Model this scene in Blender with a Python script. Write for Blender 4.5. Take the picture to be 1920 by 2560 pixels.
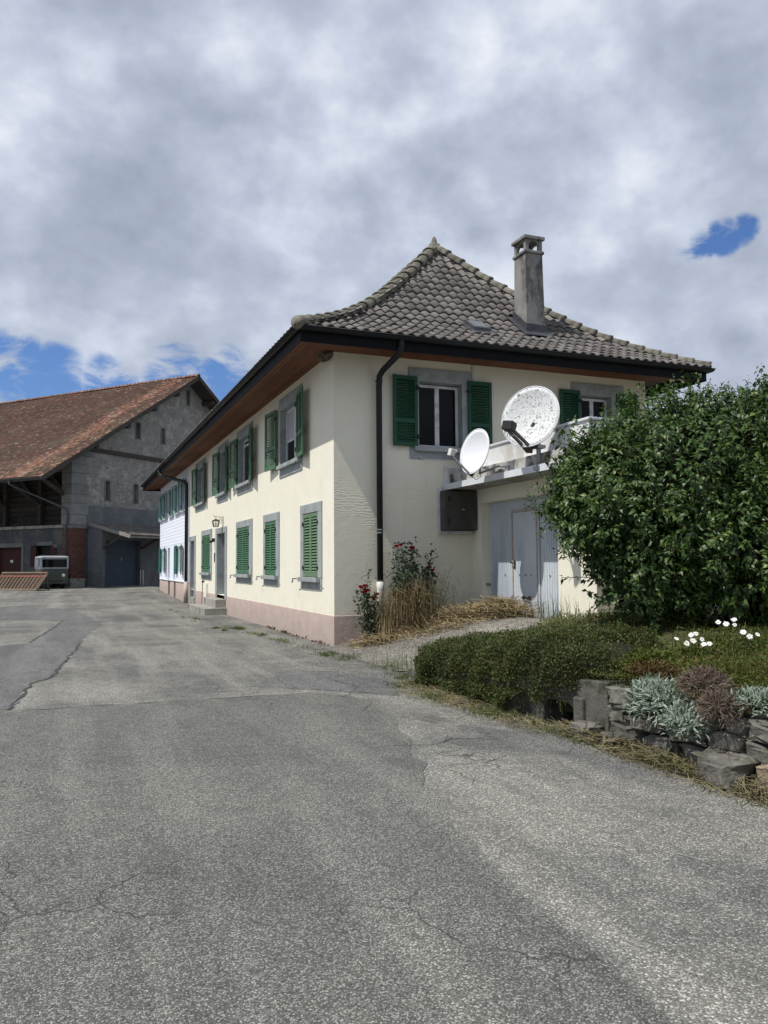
import bpy, math, random
import numpy as np
from mathutils import Matrix, Vector
random.seed(7); rng = np.random.default_rng(11)
for o in list(bpy.data.objects): bpy.data.objects.remove(o)
S = bpy.context.scene; COL = S.collection
rad = math.radians

# ------------------------------------------------------------ camera, sky, sun
cam = bpy.data.cameras.new('camera'); camo = bpy.data.objects.new('camera', cam); COL.objects.link(camo)
cam.sensor_fit = 'VERTICAL'; cam.sensor_height = 24.0; cam.lens = 18.75; cam.clip_end = 2000
camo.matrix_world = Matrix(((0.9287379, -0.01702945, -0.37034567, -4.9507), (-0.37066344, -0.06254946, -0.92665861, -15.0604),
                            (-0.00738443, 0.99789657, -0.06440424, 1.62), (0, 0, 0, 1)))
S.camera = camo
S.cycles.max_bounces = 6; S.cycles.diffuse_bounces = 3; S.cycles.glossy_bounces = 2
S.render.resolution_x, S.render.resolution_y = 768, 1024
SUN = Vector((1.0, .14, -1.73)).normalized()
sun = bpy.data.lights.new('sun', 'SUN'); sun.energy = 4.6; sun.angle = rad(.6); sun.color = (1, .955, .88)
suno = bpy.data.objects.new('sun', sun); COL.objects.link(suno)
suno.rotation_euler = SUN.to_track_quat('-Z', 'Y').to_euler(); suno.location = (-30, -5, 50)
vs = S.view_settings; vs.view_transform = 'Standard'; vs.look = 'None'; vs.exposure = 0; vs.gamma = 1; vs.use_curve_mapping = False

W = bpy.data.worlds.new('World'); S.world = W; W.use_nodes = True
nt = W.node_tree; nt.nodes.clear()
class NT:
    def __init__(s, t): s.t = t
    def n(s, typ, **k):
        nd = s.t.nodes.new(typ)
        for a, b in k.items(): setattr(nd, a, b)
        return nd
    def l(s, a, b): s.t.links.new(a, b)
    def val(s, sock, v):
        if isinstance(v, bpy.types.NodeSocket): s.l(v, sock)
        else: sock.default_value = v
    def math(s, op, a, b=0.0, c=None, clamp=False):
        m = s.n('ShaderNodeMath', operation=op, use_clamp=clamp); s.val(m.inputs[0], a); s.val(m.inputs[1], b)
        if c is not None: s.val(m.inputs[2], c)
        return m.outputs[0]
    def vmath(s, op, a, b=None):
        m = s.n('ShaderNodeVectorMath', operation=op); s.val(m.inputs[0], a)
        if b is not None: s.val(m.inputs[1], b)
        return m
    def ramp(s, f, pts, interp='LINEAR'):
        r = s.n('ShaderNodeValToRGB'); r.color_ramp.interpolation = interp
        e = r.color_ramp.elements
        while len(e) < len(pts): e.new(.5)
        for i, (p, c) in enumerate(pts):
            e[i].position = p; e[i].color = (c, c, c, 1) if not isinstance(c, tuple) else (*c, 1)
        s.val(r.inputs[0], f); return r.outputs[0]
    def noise(s, vec, scale, detail=4, rough=.55, dist=0.0):
        n = s.n('ShaderNodeTexNoise'); s.val(n.inputs['Vector'], vec); n.inputs['Scale'].default_value = scale
        n.inputs['Detail'].default_value = detail; n.inputs['Roughness'].default_value = rough; n.inputs['Distortion'].default_value = dist
        return n.outputs['Fac']
    def mix(s, f, a, b, typ='MIX'):
        m = s.n('ShaderNodeMix', data_type='RGBA', blend_type=typ); s.val(m.inputs[0], f)
        for q, v in ((6, a), (7, b)):
            s.val(m.inputs[q], (*v, 1) if isinstance(v, tuple) and len(v) == 3 else v)
        return m.outputs[2]
w = NT(nt)
sky = w.n('ShaderNodeTexSky', sky_type='NISHITA', sun_disc=False); sky.sun_elevation = math.asin(-SUN.z); sky.sun_rotation = math.atan2(-SUN.x, -SUN.y)
bg1 = w.n('ShaderNodeBackground'); bg1.inputs[1].default_value = .1
w.l(w.mix(1.0, sky.outputs[0], (.62, .85, 1.25), 'MULTIPLY'), bg1.inputs[0])
d = w.n('ShaderNodeTexCoord').outputs['Generated']
dn = w.vmath('NORMALIZE', d).outputs[0]
sp = w.n('ShaderNodeSeparateXYZ'); w.l(dn, sp.inputs[0])
zc = w.math('ADD', w.math('MAXIMUM', sp.outputs[2], 0.0), .22)
cb = w.n('ShaderNodeCombineXYZ'); w.l(w.math('DIVIDE', sp.outputs[0], zc), cb.inputs[0]); w.l(w.math('DIVIDE', sp.outputs[1], zc), cb.inputs[1])
cv = cb.outputs[0]
big = w.noise(w.vmath('ADD', cv, (4.4, 2.9, 0)).outputs[0], .95, 2, .5, .2)
dq = w.vmath('MULTIPLY', dn, (1.0, 1.0, 1.35)).outputs[0]
mid = w.noise(w.vmath('ADD', dq, (7.3, 2.2, 4)).outputs[0], 5.2, 5, .52, .0)
fin = w.noise(w.vmath('ADD', dq, (1.3, 9.2, 2)).outputs[0], 12.5, 5, .52, .0)
t = w.math('ADD', w.math('MULTIPLY', big, .28), w.math('ADD', w.math('MULTIPLY', mid, .40), w.math('MULTIPLY', fin, .38)))
ccol = w.ramp(t, [(.36, (.33, .38, .475)), (.45, (.405, .46, .57)), (.52, (.49, .55, .67)), (.585, (.61, .67, .79)), (.68, (.84, .875, .95))])
# gaps in the cloud deck where the blue shows
gap = w.math('SUBTRACT', .5, .5)
def hole(dx, dy, dz, inner, outer, amt):
    global gap
    v = Vector((dx, dy, dz)).normalized()
    dt = w.vmath('DOT_PRODUCT', dn, tuple(v)).outputs['Value']
    m = w.n('ShaderNodeMapRange'); m.interpolation_type = 'SMOOTHSTEP'; w.l(dt, m.inputs[0])
    m.inputs[1].default_value = math.cos(outer); m.inputs[2].default_value = math.cos(inner); m.inputs[3].default_value = 0; m.inputs[4].default_value = amt
    gap = w.math('MAXIMUM', gap, m.outputs[0])
HOLES = [(-.062, .971, .225, .0, .062, .9), (-.016, .975, .212, .0, .06, .85), (.045, .975, .208, .0, .055, .85), (.12, .965, .222, .0, .06, .85), (.18, .957, .225, .0, .06, .85), (.640, .685, .348, .0, .024, .62), (.652, .672, .350, .0, .028, .8), (.666, .657, .355, .0, .030, .95), (.680, .641, .359, .0, .026, .75), (.668, .657, .345, .0, .022, .6), (-.18, .95, .22, .0, .09, .9)]
for h in HOLES: hole(*h)
wisp = w.noise(w.vmath('MULTIPLY', dn, (1, 1, 2.0)).outputs[0], 17.0, 6, .6, .5)
gm = w.math('MULTIPLY', gap, w.math('ADD', .15, w.math('MULTIPLY', w.math('SUBTRACT', wisp, .25), 3.4)))
gmask = w.ramp(gm, [(.34, 0.0), (1.0, 1.0)], 'EASE')
bg2 = w.n('ShaderNodeBackground'); bg2.inputs[1].default_value = 1.0; w.l(ccol, bg2.inputs[0])
ms = w.n('ShaderNodeMixShader'); w.l(gmask, ms.inputs[0]); w.l(bg2.outputs[0], ms.inputs[1]); w.l(bg1.outputs[0], ms.inputs[2])
w.l(ms.outputs[0], w.n('ShaderNodeOutputWorld').inputs[0])

# ------------------------------------------------------------ mesh helpers
class MB:
    def __init__(s): s.v = []; s.f = []; s.m = []
    def add(s, vs_, fs, M=None, mi=0):
        o = len(s.v); flip = False
        if M is not None:
            flip = M.determinant() < 0
            vs_ = [tuple(M @ Vector(p)) for p in vs_]
        s.v += [tuple(p) for p in vs_]
        for f in fs:
            f = tuple(i + o for i in f); s.f.append(f[::-1] if flip else f); s.m.append(mi)
        return s
    def box(s, lo, hi, M=None, mi=0):
        x0, x1 = sorted((lo[0], hi[0])); y0, y1 = sorted((lo[1], hi[1])); z0, z1 = sorted((lo[2], hi[2]))
        v = [(x0, y0, z0), (x1, y0, z0), (x1, y1, z0), (x0, y1, z0), (x0, y0, z1), (x1, y0, z1), (x1, y1, z1), (x0, y1, z1)]
        return s.add(v, [(0, 3, 2, 1), (4, 5, 6, 7), (0, 1, 5, 4), (1, 2, 6, 5), (2, 3, 7, 6), (3, 0, 4, 7)], M, mi)
    def bar(s, a, b, w_, h_, M=None, up=(0, 0, 1), mi=0):
        a = Vector(a); b = Vector(b); d_ = (b - a); L = d_.length; d_.normalize(); u_ = Vector(up)
        r_ = d_.cross(u_)
        if r_.length < 1e-4: r_ = d_.cross(Vector((1, 0, 0)))
        r_.normalize(); u_ = r_.cross(d_)
        v = []
        for p in (a, b):
            for i, j in ((-1, -1), (1, -1), (1, 1), (-1, 1)): v.append(p + r_ * (i * w_ / 2) + u_ * (j * h_ / 2))
        return s.add(v, [(0, 1, 2, 3), (7, 6, 5, 4), (0, 4, 5, 1), (1, 5, 6, 2), (2, 6, 7, 3), (3, 7, 4, 0)], M, mi)
    def tube(s, pts, r_, n=8, M=None, cap=True, mi=0):
        pts = [Vector(p) for p in pts]; rr = r_ if isinstance(r_, (list, tuple)) else [r_] * len(pts)
        v = []; f = []; prev = None
        for i, p in enumerate(pts):
            d_ = (pts[min(i + 1, len(pts) - 1)] - pts[max(i - 1, 0)]).normalized()
            if prev is None:
                a_ = d_.cross(Vector((0, 0, 1)))
                if a_.length < .1: a_ = d_.cross(Vector((1, 0, 0)))
            else: a_ = prev - d_ * prev.dot(d_)
            a_.normalize(); prev = a_; b_ = d_.cross(a_)
            for k in range(n):
                t_ = 2 * math.pi * k / n; v.append(p + (a_ * math.cos(t_) + b_ * math.sin(t_)) * rr[i])
        for i in range(len(pts) - 1):
            for k in range(n):
                k2 = (k + 1) % n; f.append((i * n + k, i * n + k2, (i + 1) * n + k2, (i + 1) * n + k))
        if cap: f.append(tuple(range(n))[::-1]); f.append(tuple(range((len(pts) - 1) * n, len(pts) * n)))
        return s.add(v, f, M, mi)
    def prism(s, poly, lo, hi, M=None, mi=0):     # poly in (a, z); extruded along out axis (second coordinate)
        n = len(poly)
        v = [(p[0], lo, p[1]) for p in poly] + [(p[0], hi, p[1]) for p in poly]
        f = [tuple(range(n)), tuple(range(n, 2 * n))[::-1]] + [(i, n + i, n + (i + 1) % n, (i + 1) % n) for i in range(n)]
        return s.add(v, f, M, mi)
    def lathe(s, prof, n=16, M=None, mi=0):
        v = []; f = []
        for r_, z_ in prof:
            for k in range(n): v.append((r_ * math.cos(2 * math.pi * k / n), r_ * math.sin(2 * math.pi * k / n), z_))
        for i in range(len(prof) - 1):
            for k in range(n):
                k2 = (k + 1) % n; f.append((i * n + k, i * n + k2, (i + 1) * n + k2, (i + 1) * n + k))
        return s.add(v, f, M, mi)
    def mesh(s, name):
        me = bpy.data.meshes.new(name); me.from_pydata(s.v, [], s.f); 
        if any(s.m): me.polygons.foreach_set('material_index', s.m)
        me.update(); return me

def build(name, mb, mats, parent=None, bevel=0, smooth=False, M=None, kind=None):
    me = mb.mesh(name) if isinstance(mb, MB) else mb
    for m in (mats if isinstance(mats, (list, tuple)) else [mats]):
        if isinstance(mb, MB) or len(me.materials) == 0: me.materials.append(m)
    o = bpy.data.objects.new(name, me); COL.objects.link(o)
    if smooth: me.polygons.foreach_set('use_smooth', [True] * len(me.polygons))
    if bevel:
        b = o.modifiers.new('bevel', 'BEVEL'); b.width = bevel; b.segments = 2; b.limit_method = 'ANGLE'
    if parent is not None:
        o.parent = parent
        if parent.parent is None: o.matrix_parent_inverse = parent.matrix_basis.inverted()
    if M is not None: o.matrix_basis = M
    if kind: o['kind'] = kind
    return o
def inst(name, me, M, parent):
    o = bpy.data.objects.new(name, me); COL.objects.link(o); o.parent = parent
    if parent.parent is None: o.matrix_parent_inverse = parent.matrix_basis.inverted()
    o.matrix_basis = M; return o
def tag(o, label, cat=None, group=None, kind=None):
    o['label'] = label
    if cat: o['category'] = cat
    if group: o['group'] = group
    if kind: o['kind'] = kind
    return o
def thing(name, loc, label, cat, group=None):
    o = bpy.data.objects.new(name, None); COL.objects.link(o); o.location = loc; o.empty_display_size = .2
    return tag(o, label, cat, group)
def np_mesh(name, V, F, mats, mi=None, smooth=False):
    V = np.asarray(V, np.float32).reshape(-1, 3); F = np.asarray(F, np.int32); k = F.shape[1]
    me = bpy.data.meshes.new(name); me.vertices.add(len(V)); me.vertices.foreach_set('co', V.ravel())
    me.loops.add(F.size); me.loops.foreach_set('vertex_index', F.ravel())
    me.polygons.add(len(F)); me.polygons.foreach_set('loop_start', np.arange(0, F.size, k, dtype=np.int32))
    if mi is not None: me.polygons.foreach_set('material_index', np.asarray(mi, np.int32))
    if smooth: me.polygons.foreach_set('use_smooth', np.ones(len(F), bool))
    me.update(calc_edges=True); me.validate()
    for m in (mats if isinstance(mats, (list, tuple)) else [mats]): me.materials.append(m)
    return me
def frame(o, a, b, c): return Matrix(((a[0], b[0], c[0], o[0]), (a[1], b[1], c[1], o[1]), (a[2], b[2], c[2], o[2]), (0, 0, 0, 1)))
def sstep(a, b, x):
    t_ = np.clip((np.asarray(x, float) - a) / (b - a), 0, 1); return t_ * t_ * (3 - 2 * t_)

# ------------------------------------------------------------ materials
MATS = {}
def mat(name, c1, c2=None, scale=3.0, rough=.85, bump=0.0, bscale=60.0, spec=.3, metal=0.0, c3=None, s3=.8, lim3=(.5, .62),
        rand=0.0, island=0.0, detail=4, dirt=None, stretch=None, lim=(.35, .65)):
    m = bpy.data.materials.new(name); m.use_nodes = True; t_ = NT(m.node_tree); bs = m.node_tree.nodes['Principled BSDF']
    co = t_.n('ShaderNodeTexCoord').outputs['Object']
    if stretch:
        mp = t_.n('ShaderNodeMapping'); mp.inputs['Scale'].default_value = stretch; t_.l(co, mp.inputs[0]); sv = mp.outputs[0]
    else: sv = co
    col = (*c1, 1)
    if c2: col = t_.mix(t_.ramp(t_.noise(sv, scale, detail, .6), [(lim[0], 0.0), (lim[1], 1.0)]), c1, c2)
    if c3: col = t_.mix(t_.ramp(t_.noise(t_.vmath('ADD', sv, (5.2, 1.3, 8.8)).outputs[0], s3, 5, .65, .3), [(lim3[0], 0.0), (lim3[1], 1.0)]), col, c3)
    if rand or island:
        rv = t_.n('ShaderNodeObjectInfo').outputs['Random'] if rand else t_.n('ShaderNodeNewGeometry').outputs['Random Per Island']
        a_ = rand or island
        mr = t_.n('ShaderNodeMapRange'); t_.l(rv, mr.inputs[0]); mr.inputs[3].default_value = 1 - a_; mr.inputs[4].default_value = 1 + a_
        hs = t_.n('ShaderNodeHueSaturation'); t_.val(hs.inputs['Color'], col); t_.l(mr.outputs[0], hs.inputs['Value'])
        h2 = t_.n('ShaderNodeMapRange'); t_.l(t_.math('FRACT', t_.math('MULTIPLY', rv, 17.3)), h2.inputs[0]); h2.inputs[3].default_value = .5 - a_ * .035; h2.inputs[4].default_value = .5 + a_ * .035
        t_.l(h2.outputs[0], hs.inputs['Hue']); col = hs.outputs[0]
    t_.val(bs.inputs['Base Color'], col)
    bs.inputs['Roughness'].default_value = rough; bs.inputs['Specular IOR Level'].default_value = spec; bs.inputs['Metallic'].default_value = metal
    if bump:
        b = t_.n('ShaderNodeBump'); b.inputs['Strength'].default_value = 1; b.inputs['Distance'].default_value = bump
        t_.l(t_.noise(sv, bscale, 4, .6), b.inputs['Height']); t_.l(b.outputs[0], bs.inputs['Normal'])
    MATS[name] = m; m['nt'] = 1
    return m
def leafmat(name, c1, c2, rough=.45, trans=.25, spec=.4, var=.35, tint=None):
    m = bpy.data.materials.new(name); m.use_nodes = True; t_ = NT(m.node_tree); bs = m.node_tree.nodes['Principled BSDF']; out = m.node_tree.nodes['Material Output']
    oi = t_.n('ShaderNodeObjectInfo').outputs['Random']
    r_ = t_.math('FRACT', t_.math('ADD', t_.n('ShaderNodeNewGeometry').outputs['Random Per Island'], oi))
    col = t_.mix(r_, c1, c2)
    if tint: col = t_.mix(t_.ramp(t_.math('FRACT', t_.math('MULTIPLY', r_, 23.7)), [(.84, 0.0), (.9, 1.0)]), col, tint)
    co = t_.n('ShaderNodeTexCoord').outputs['Object']
    n_ = t_.noise(co, 1.4, 3); col = t_.mix(t_.ramp(n_, [(.35, var), (.65, 0.0)]), col, tuple(x * .45 for x in c1))
    t_.l(col, bs.inputs['Base Color']); bs.inputs['Roughness'].default_value = rough; bs.inputs['Specular IOR Level'].default_value = spec
    if trans:
        tr = t_.n('ShaderNodeBsdfTranslucent'); t_.l(t_.mix(1.0, col, (1.3, 1.5, .5), 'MULTIPLY'), tr.inputs[0])
        mx = t_.n('ShaderNodeMixShader'); mx.inputs[0].default_value = trans
        t_.l(bs.outputs[0], mx.inputs[1]); t_.l(tr.outputs[0], mx.inputs[2]); t_.l(mx.outputs[0], out.inputs[0])
    return m

def stucco(name, c1, c2, stain, bump=.004, wave=False):
    m = mat(name, c1, c2, 1.6, .92, 0, spec=.15); t_ = NT(m.node_tree); bs = m.node_tree.nodes['Principled BSDF']
    src = bs.inputs['Base Color'].links[0].from_socket
    co = t_.n('ShaderNodeTexCoord').outputs['Object']
    mp = t_.n('ShaderNodeMapping'); mp.inputs['Scale'].default_value = (3.5, 3.5, .35); t_.l(co, mp.inputs[0])
    st = t_.ramp(t_.noise(mp.outputs[0], 1.2, 5, .65), [(.56, 0.0), (.80, .28)])
    col = t_.mix(st, src, stain)
    sp_ = t_.n('ShaderNodeSeparateXYZ'); t_.l(co, sp_.inputs[0])
    # splash dirt close to the ground and odd specks
    low = t_.ramp(t_.math('ADD', t_.math('MULTIPLY', sp_.outputs[2], .8), t_.math('MULTIPLY', t_.noise(co, 3.0, 6), .9)), [(.55, .6), (1.35, 0.0)])
    col = t_.mix(low, col, stain)
    spk = t_.ramp(t_.noise(co, 14, 3, .5), [(.70, 0.0), (.74, .5)]); col = t_.mix(spk, col, stain)
    t_.l(col, bs.inputs['Base Color'])
    h = t_.noise(co, 45, 5, .6)
    h = t_.math('ADD', h, t_.math('MULTIPLY', t_.noise(co, 6, 3), 1.6))
    if wave:
        wv = t_.n('ShaderNodeTexWave', bands_direction='Z'); mp2 = t_.n('ShaderNodeMapping'); mp2.inputs['Scale'].default_value = (.5, .5, 1); t_.l(co, mp2.inputs[0]); t_.l(mp2.outputs[0], wv.inputs[0])
        wv.inputs['Scale'].default_value = 5.2; wv.inputs['Distortion'].default_value = 9; wv.inputs['Detail'].default_value = 3; wv.inputs['Detail Scale'].default_value = 2.2
        mk = t_.ramp(t_.noise(t_.vmath('ADD', co, (1.9, 0, 0.6)).outputs[0], .75, 2), [(.46, 0.0), (.60, 1.0)])
        h = t_.math('ADD', h, t_.math('MULTIPLY', t_.math('MULTIPLY', wv.outputs[1], mk), 1.1))
    b = t_.n('ShaderNodeBump'); b.inputs['Distance'].default_value = bump; b.inputs['Strength'].default_value = 1
    t_.l(h, b.inputs['Height']); t_.l(b.outputs[0], bs.inputs['Normal'])
    return m

def asphalt(name, tone_a, tone_b, fine=70.0, lim=(.40, .60), lf=.5, crack=.0, seed=0.0, contrast=1.0, blot=.35):
    """aggregate of single stones (one voronoi cell each) whose binder wears lighter or darker in broad zones"""
    m = bpy.data.materials.new(name); m.use_nodes = True; t_ = NT(m.node_tree); bs = m.node_tree.nodes['Principled BSDF']
    co = t_.vmath('ADD', t_.n('ShaderNodeTexCoord').outputs['Object'], (seed, seed * .7, 0)).outputs[0]
    zone = t_.ramp(t_.noise(t_.vmath('ADD', co, (2.7, 4.4, 0)).outputs[0], lf, 5, .68, .5), [(lim[0], 0.0), (lim[1], 1.0)])
    base = t_.mix(zone, tone_a, tone_b)
    base = t_.mix(t_.ramp(t_.noise(co, 5.5, 4, .7), [(.35, .5), (.65, 0.0)]), base, tuple(x * .72 for x in tone_a))
    bl = t_.ramp(t_.noise(t_.vmath('ADD', co, (9.7, 1.4, 0)).outputs[0], lf * 1.8, 5, .7, .6), [(.58, 0.0), (.66, blot)])
    base = t_.mix(bl, base, tuple(x * .62 for x in tone_a))
    mps = t_.n('ShaderNodeMapping'); mps.inputs['Scale'].default_value = (1.7, .16, 1); mps.inputs['Rotation'].default_value = (0, 0, -.12); t_.l(co, mps.inputs[0])
    base = t_.mix(t_.ramp(t_.noise(mps.outputs[0], 1.0, 5, .6), [(.46, 0.0), (.66, .55)]), base, tuple(x * 1.28 for x in tone_b))
    base = t_.mix(t_.ramp(t_.noise(t_.vmath('ADD', mps.outputs[0], (3.3, 2.1, 0)).outputs[0], .8, 5, .65), [(.52, 0.0), (.68, .45)]), base, tuple(x * .66 for x in tone_a))
    wob = t_.n('ShaderNodeTexNoise'); wob.inputs['Scale'].default_value = fine * .7; wob.inputs['Detail'].default_value = 1; t_.l(co, wob.inputs['Vector'])
    wsc = t_.n('ShaderNodeVectorMath', operation='SCALE'); t_.l(wob.outputs['Color'], wsc.inputs[0]); wsc.inputs['Scale'].default_value = .9 / fine
    vo = t_.n('ShaderNodeTexVoronoi'); t_.l(t_.vmath('ADD', co, wsc.outputs[0]).outputs[0], vo.inputs['Vector']); vo.inputs['Scale'].default_value = fine
    sg = t_.n('ShaderNodeSeparateColor'); t_.l(vo.outputs['Color'], sg.inputs[0]); c_ = contrast
    spk = t_.ramp(sg.outputs[0], [(0.0, .5 - .22 * c_), (.35, .42 - .1 * c_), (.62, .42), (.84, .42 + .22 * c_), (1.0, .98)])
    edge = t_.ramp(vo.outputs['Distance'], [(.28, 1.0), (.72, .45)])
    f = t_.math('MULTIPLY', t_.math('MULTIPLY', spk, edge), 2.75)
    cm = t_.n('ShaderNodeCombineColor'); 
    for k in range(3): t_.l(f, cm.inputs[k])
    col = t_.mix(1.0, base, cm.outputs[0], 'MULTIPLY')
    hs = t_.n('ShaderNodeHueSaturation'); t_.l(col, hs.inputs['Color']); hs.inputs['Saturation'].default_value = 1.0; col = hs.outputs[0]
    hgt = t_.math('ADD', t_.math('MULTIPLY', spk, edge), t_.math('MULTIPLY', t_.noise(co, 22, 3, .7), .8))
    if crack:
        nz = t_.n('ShaderNodeTexNoise'); nz.inputs['Scale'].default_value = 2.5; nz.inputs['Detail'].default_value = 6; t_.l(co, nz.inputs['Vector'])
        sc = t_.n('ShaderNodeVectorMath', operation='SCALE'); t_.l(nz.outputs['Color'], sc.inputs[0]); sc.inputs['Scale'].default_value = .5
        v2 = t_.n('ShaderNodeTexVoronoi', feature='DISTANCE_TO_EDGE'); t_.l(t_.vmath('ADD', co, sc.outputs[0]).outputs[0], v2.inputs['Vector']); v2.inputs['Scale'].default_value = 1.5
        ck = t_.ramp(v2.outputs['Distance'], [(.003, crack), (.012, 0.0)])
        ck = t_.math('MULTIPLY', ck, t_.ramp(t_.noise(t_.vmath('ADD', co, (3.3, 8.1, 0)).outputs[0], .42, 3), [(.52, 0.0), (.60, 1.0)]))
        col = t_.mix(ck, col, (.045, .045, .042)); hgt = t_.math('SUBTRACT', hgt, t_.math('MULTIPLY', ck, 2.0))
    t_.l(col, bs.inputs['Base Color']); bs.inputs['Roughness'].default_value = .9; bs.inputs['Specular IOR Level'].default_value = .25
    b = t_.n('ShaderNodeBump'); b.inputs['Distance'].default_value = .007; t_.l(hgt, b.inputs['Height']); t_.l(b.outputs[0], bs.inputs['Normal'])
    return m

M_road = asphalt('asphalt_worn', (.140, .140, .135), (.245, .24, .215), 100, (.42, .55), .36, .9, contrast=1.0, blot=.75)
M_patch = asphalt('asphalt_patch', (.148, .148, .140), (.192, .191, .174), 125, (.38, .62), .6, .6, seed=13.0, contrast=1.25, blot=.35)
M_band = asphalt('asphalt_band', (.125, .126, .128), (.165, .165, .162), 85, (.4, .6), .5, .8, seed=31.0, contrast=.6, blot=.4)
M_drive = asphalt('gravel_drive', (.17, .16, .14), (.25, .237, .205), 48, (.4, .6), .8, 0, seed=7.0, contrast=1.1, blot=.5)
M_tar = mat('tar_seam', (.035, .035, .036), (.055, .055, .054), 20, .8)
M_soil = mat('garden_soil', (.055, .05, .03), (.09, .10, .035), 4, .95, .02, 25, c3=(.13, .11, .06), s3=1.5)
M_creamL = stucco('cream_render', (.80, .772, .655), (.765, .735, .62), (.56, .53, .44), .0035)
M_creamR = stucco('cream_render_trowelled', (.76, .73, .61), (.73, .70, .585), (.52, .49, .40), .0026, True)
M_pink = stucco('pink_plinth_paint', (.56, .445, .40), (.51, .405, .37), (.33, .28, .25), .006)
M_grey = mat('grey_stone_paint', (.33, .36, .36), (.28, .31, .315), 3, .8, .0015, 80, c3=(.24, .26, .26), s3=2.2)
M_green = mat('green_shutter_paint', (.048, .135, .070), (.058, .155, .085), 3, .55, .0006, 90, spec=.3, c3=(.085, .16, .095), s3=2.5)
M_greenF = mat('faded_green_shutter_paint', (.105, .185, .105), (.135, .21, .13), 3, .65, .0006, 90, spec=.2, c3=(.16, .22, .14), s3=2.5)
M_greenK = mat('deep_green_shutter_paint', (.012, .062, .034), (.016, .072, .04), 3, .5, .0006, 90, spec=.25)
M_greenP = mat('pale_green_shutter_paint', (.22, .36, .33), (.17, .30, .28), 2, .6)
M_greenD = mat('teal_shutter_paint', (.02, .13, .095), (.03, .16, .12), 2, .55)
M_white = mat('white_house_siding', (.80, .84, .93), (.76, .80, .90), 2, .8, .001, 40)
M_wfr = mat('white_window_paint', (.62, .64, .65), (.55, .57, .58), 4, .55, c3=(.42, .43, .43), s3=6)
M_glass = mat('window_glass', (.004, .005, .006), rough=.02, spec=.12)
M_curt = mat('curtain', (.42, .42, .44), (.33, .33, .36), 9, .9, stretch=(1, 6, .1))
M_gut = mat('gutter_zinc_dark', (.010, .012, .014), (.016, .018, .021), 4, .5, spec=.3)
M_fasc = mat('fascia_dark', (.004, .0045, .006), (.006, .007, .009), 4, .7, spec=.15)
M_soff = mat('soffit_wood', (.16, .058, .022), (.115, .04, .016), 3, .7, .0008, 60, rand=.22, stretch=(6, .6, 6))
M_tile = mat('roof_tile', (.150, .137, .130), (.195, .18, .171), 9, .93, .003, 70, spec=.15, rand=.28, c3=(.12, .115, .095), s3=6, lim3=(.52, .66))
M_tileS = mat('roof_tile_rest', (.150, .137, .130), (.195, .18, .171), 5, .93, .003, 70, spec=.15, island=.22, c3=(.12, .115, .095), s3=3)
M_ridge = mat('ridge_tile', (.15, .14, .115), (.21, .20, .175), 8, .95, .008, 30, spec=.1, rand=.25, c3=(.095, .092, .07), s3=5, lim3=(.48, .62))
M_chim = mat('chimney_render', (.20, .195, .185), (.27, .265, .255), 5, .95, .004, 40, c3=(.10, .10, .095), s3=2.2, stretch=(1, 1, .5))
M_lead = mat('lead_flashing', (.045, .05, .058), (.08, .085, .095), 6, .5, metal=.3)
M_conc = mat('concrete', (.34, .33, .30), (.27, .265, .245), 4, .95, .004, 50, c3=(.18, .18, .15), s3=1.6)
M_dirty = mat('stained_concrete', (.46, .455, .43), (.36, .355, .335), 5, .95, .004, 45, c3=(.085, .08, .07), s3=3.4, stretch=(1, 1, .8), lim3=(.46, .60))
M_parw = mat('parapet_white', (.72, .73, .74), (.64, .65, .66), 2, .9, .001, 60, c3=(.48, .47, .45), s3=1.4, stretch=(1, 1, .4))
M_zinc = mat('zinc_edge', (.68, .70, .74), (.58, .60, .64), 3, .45)
M_gdoor = mat('garage_door_paint', (.54, .585, .63), (.49, .53, .575), 2.5, .6, .001, 30, c3=(.38, .43, .49), s3=1.2, stretch=(1, 1, .3))
M_rust = mat('rusty_edge', (.33, .24, .19), (.42, .40, .40), 12, .8)
M_black = mat('black_iron_and_void', (.012, .012, .012), rough=.5)  # iron parts, and the plates that paint the dark inside openings
M_iron = mat('wrought_iron', (.05, .045, .04), (.09, .07, .05), 20, .6)
M_metal = mat('galvanised_steel', (.24, .25, .27), (.32, .33, .35), 15, .45, metal=.6)
M_cab = mat('meter_cabinet_paint', (.052, .050, .046), (.07, .066, .06), 3, .55, c3=(.11, .10, .09), s3=1.2)
M_dishw = mat('dish_white', (.74, .76, .80), (.70, .72, .77), 3, .5)
M_dishl = mat('dish_lichen', (.68, .70, .71), (.42, .43, .42), 26, .85, .002, 40, c3=(.13, .13, .12), s3=24, lim3=(.575, .63), lim=(.5, .68))
M_plast = mat('lnb_plastic', (.58, .58, .55), rough=.5)
M_pvc = mat('white_pvc_pipe', (.66, .65, .60), (.5, .49, .45), 8, .5)
M_nest = mat('nest_mud', (.10, .085, .06), (.17, .15, .11), 25, 1, .02, 40)
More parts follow.
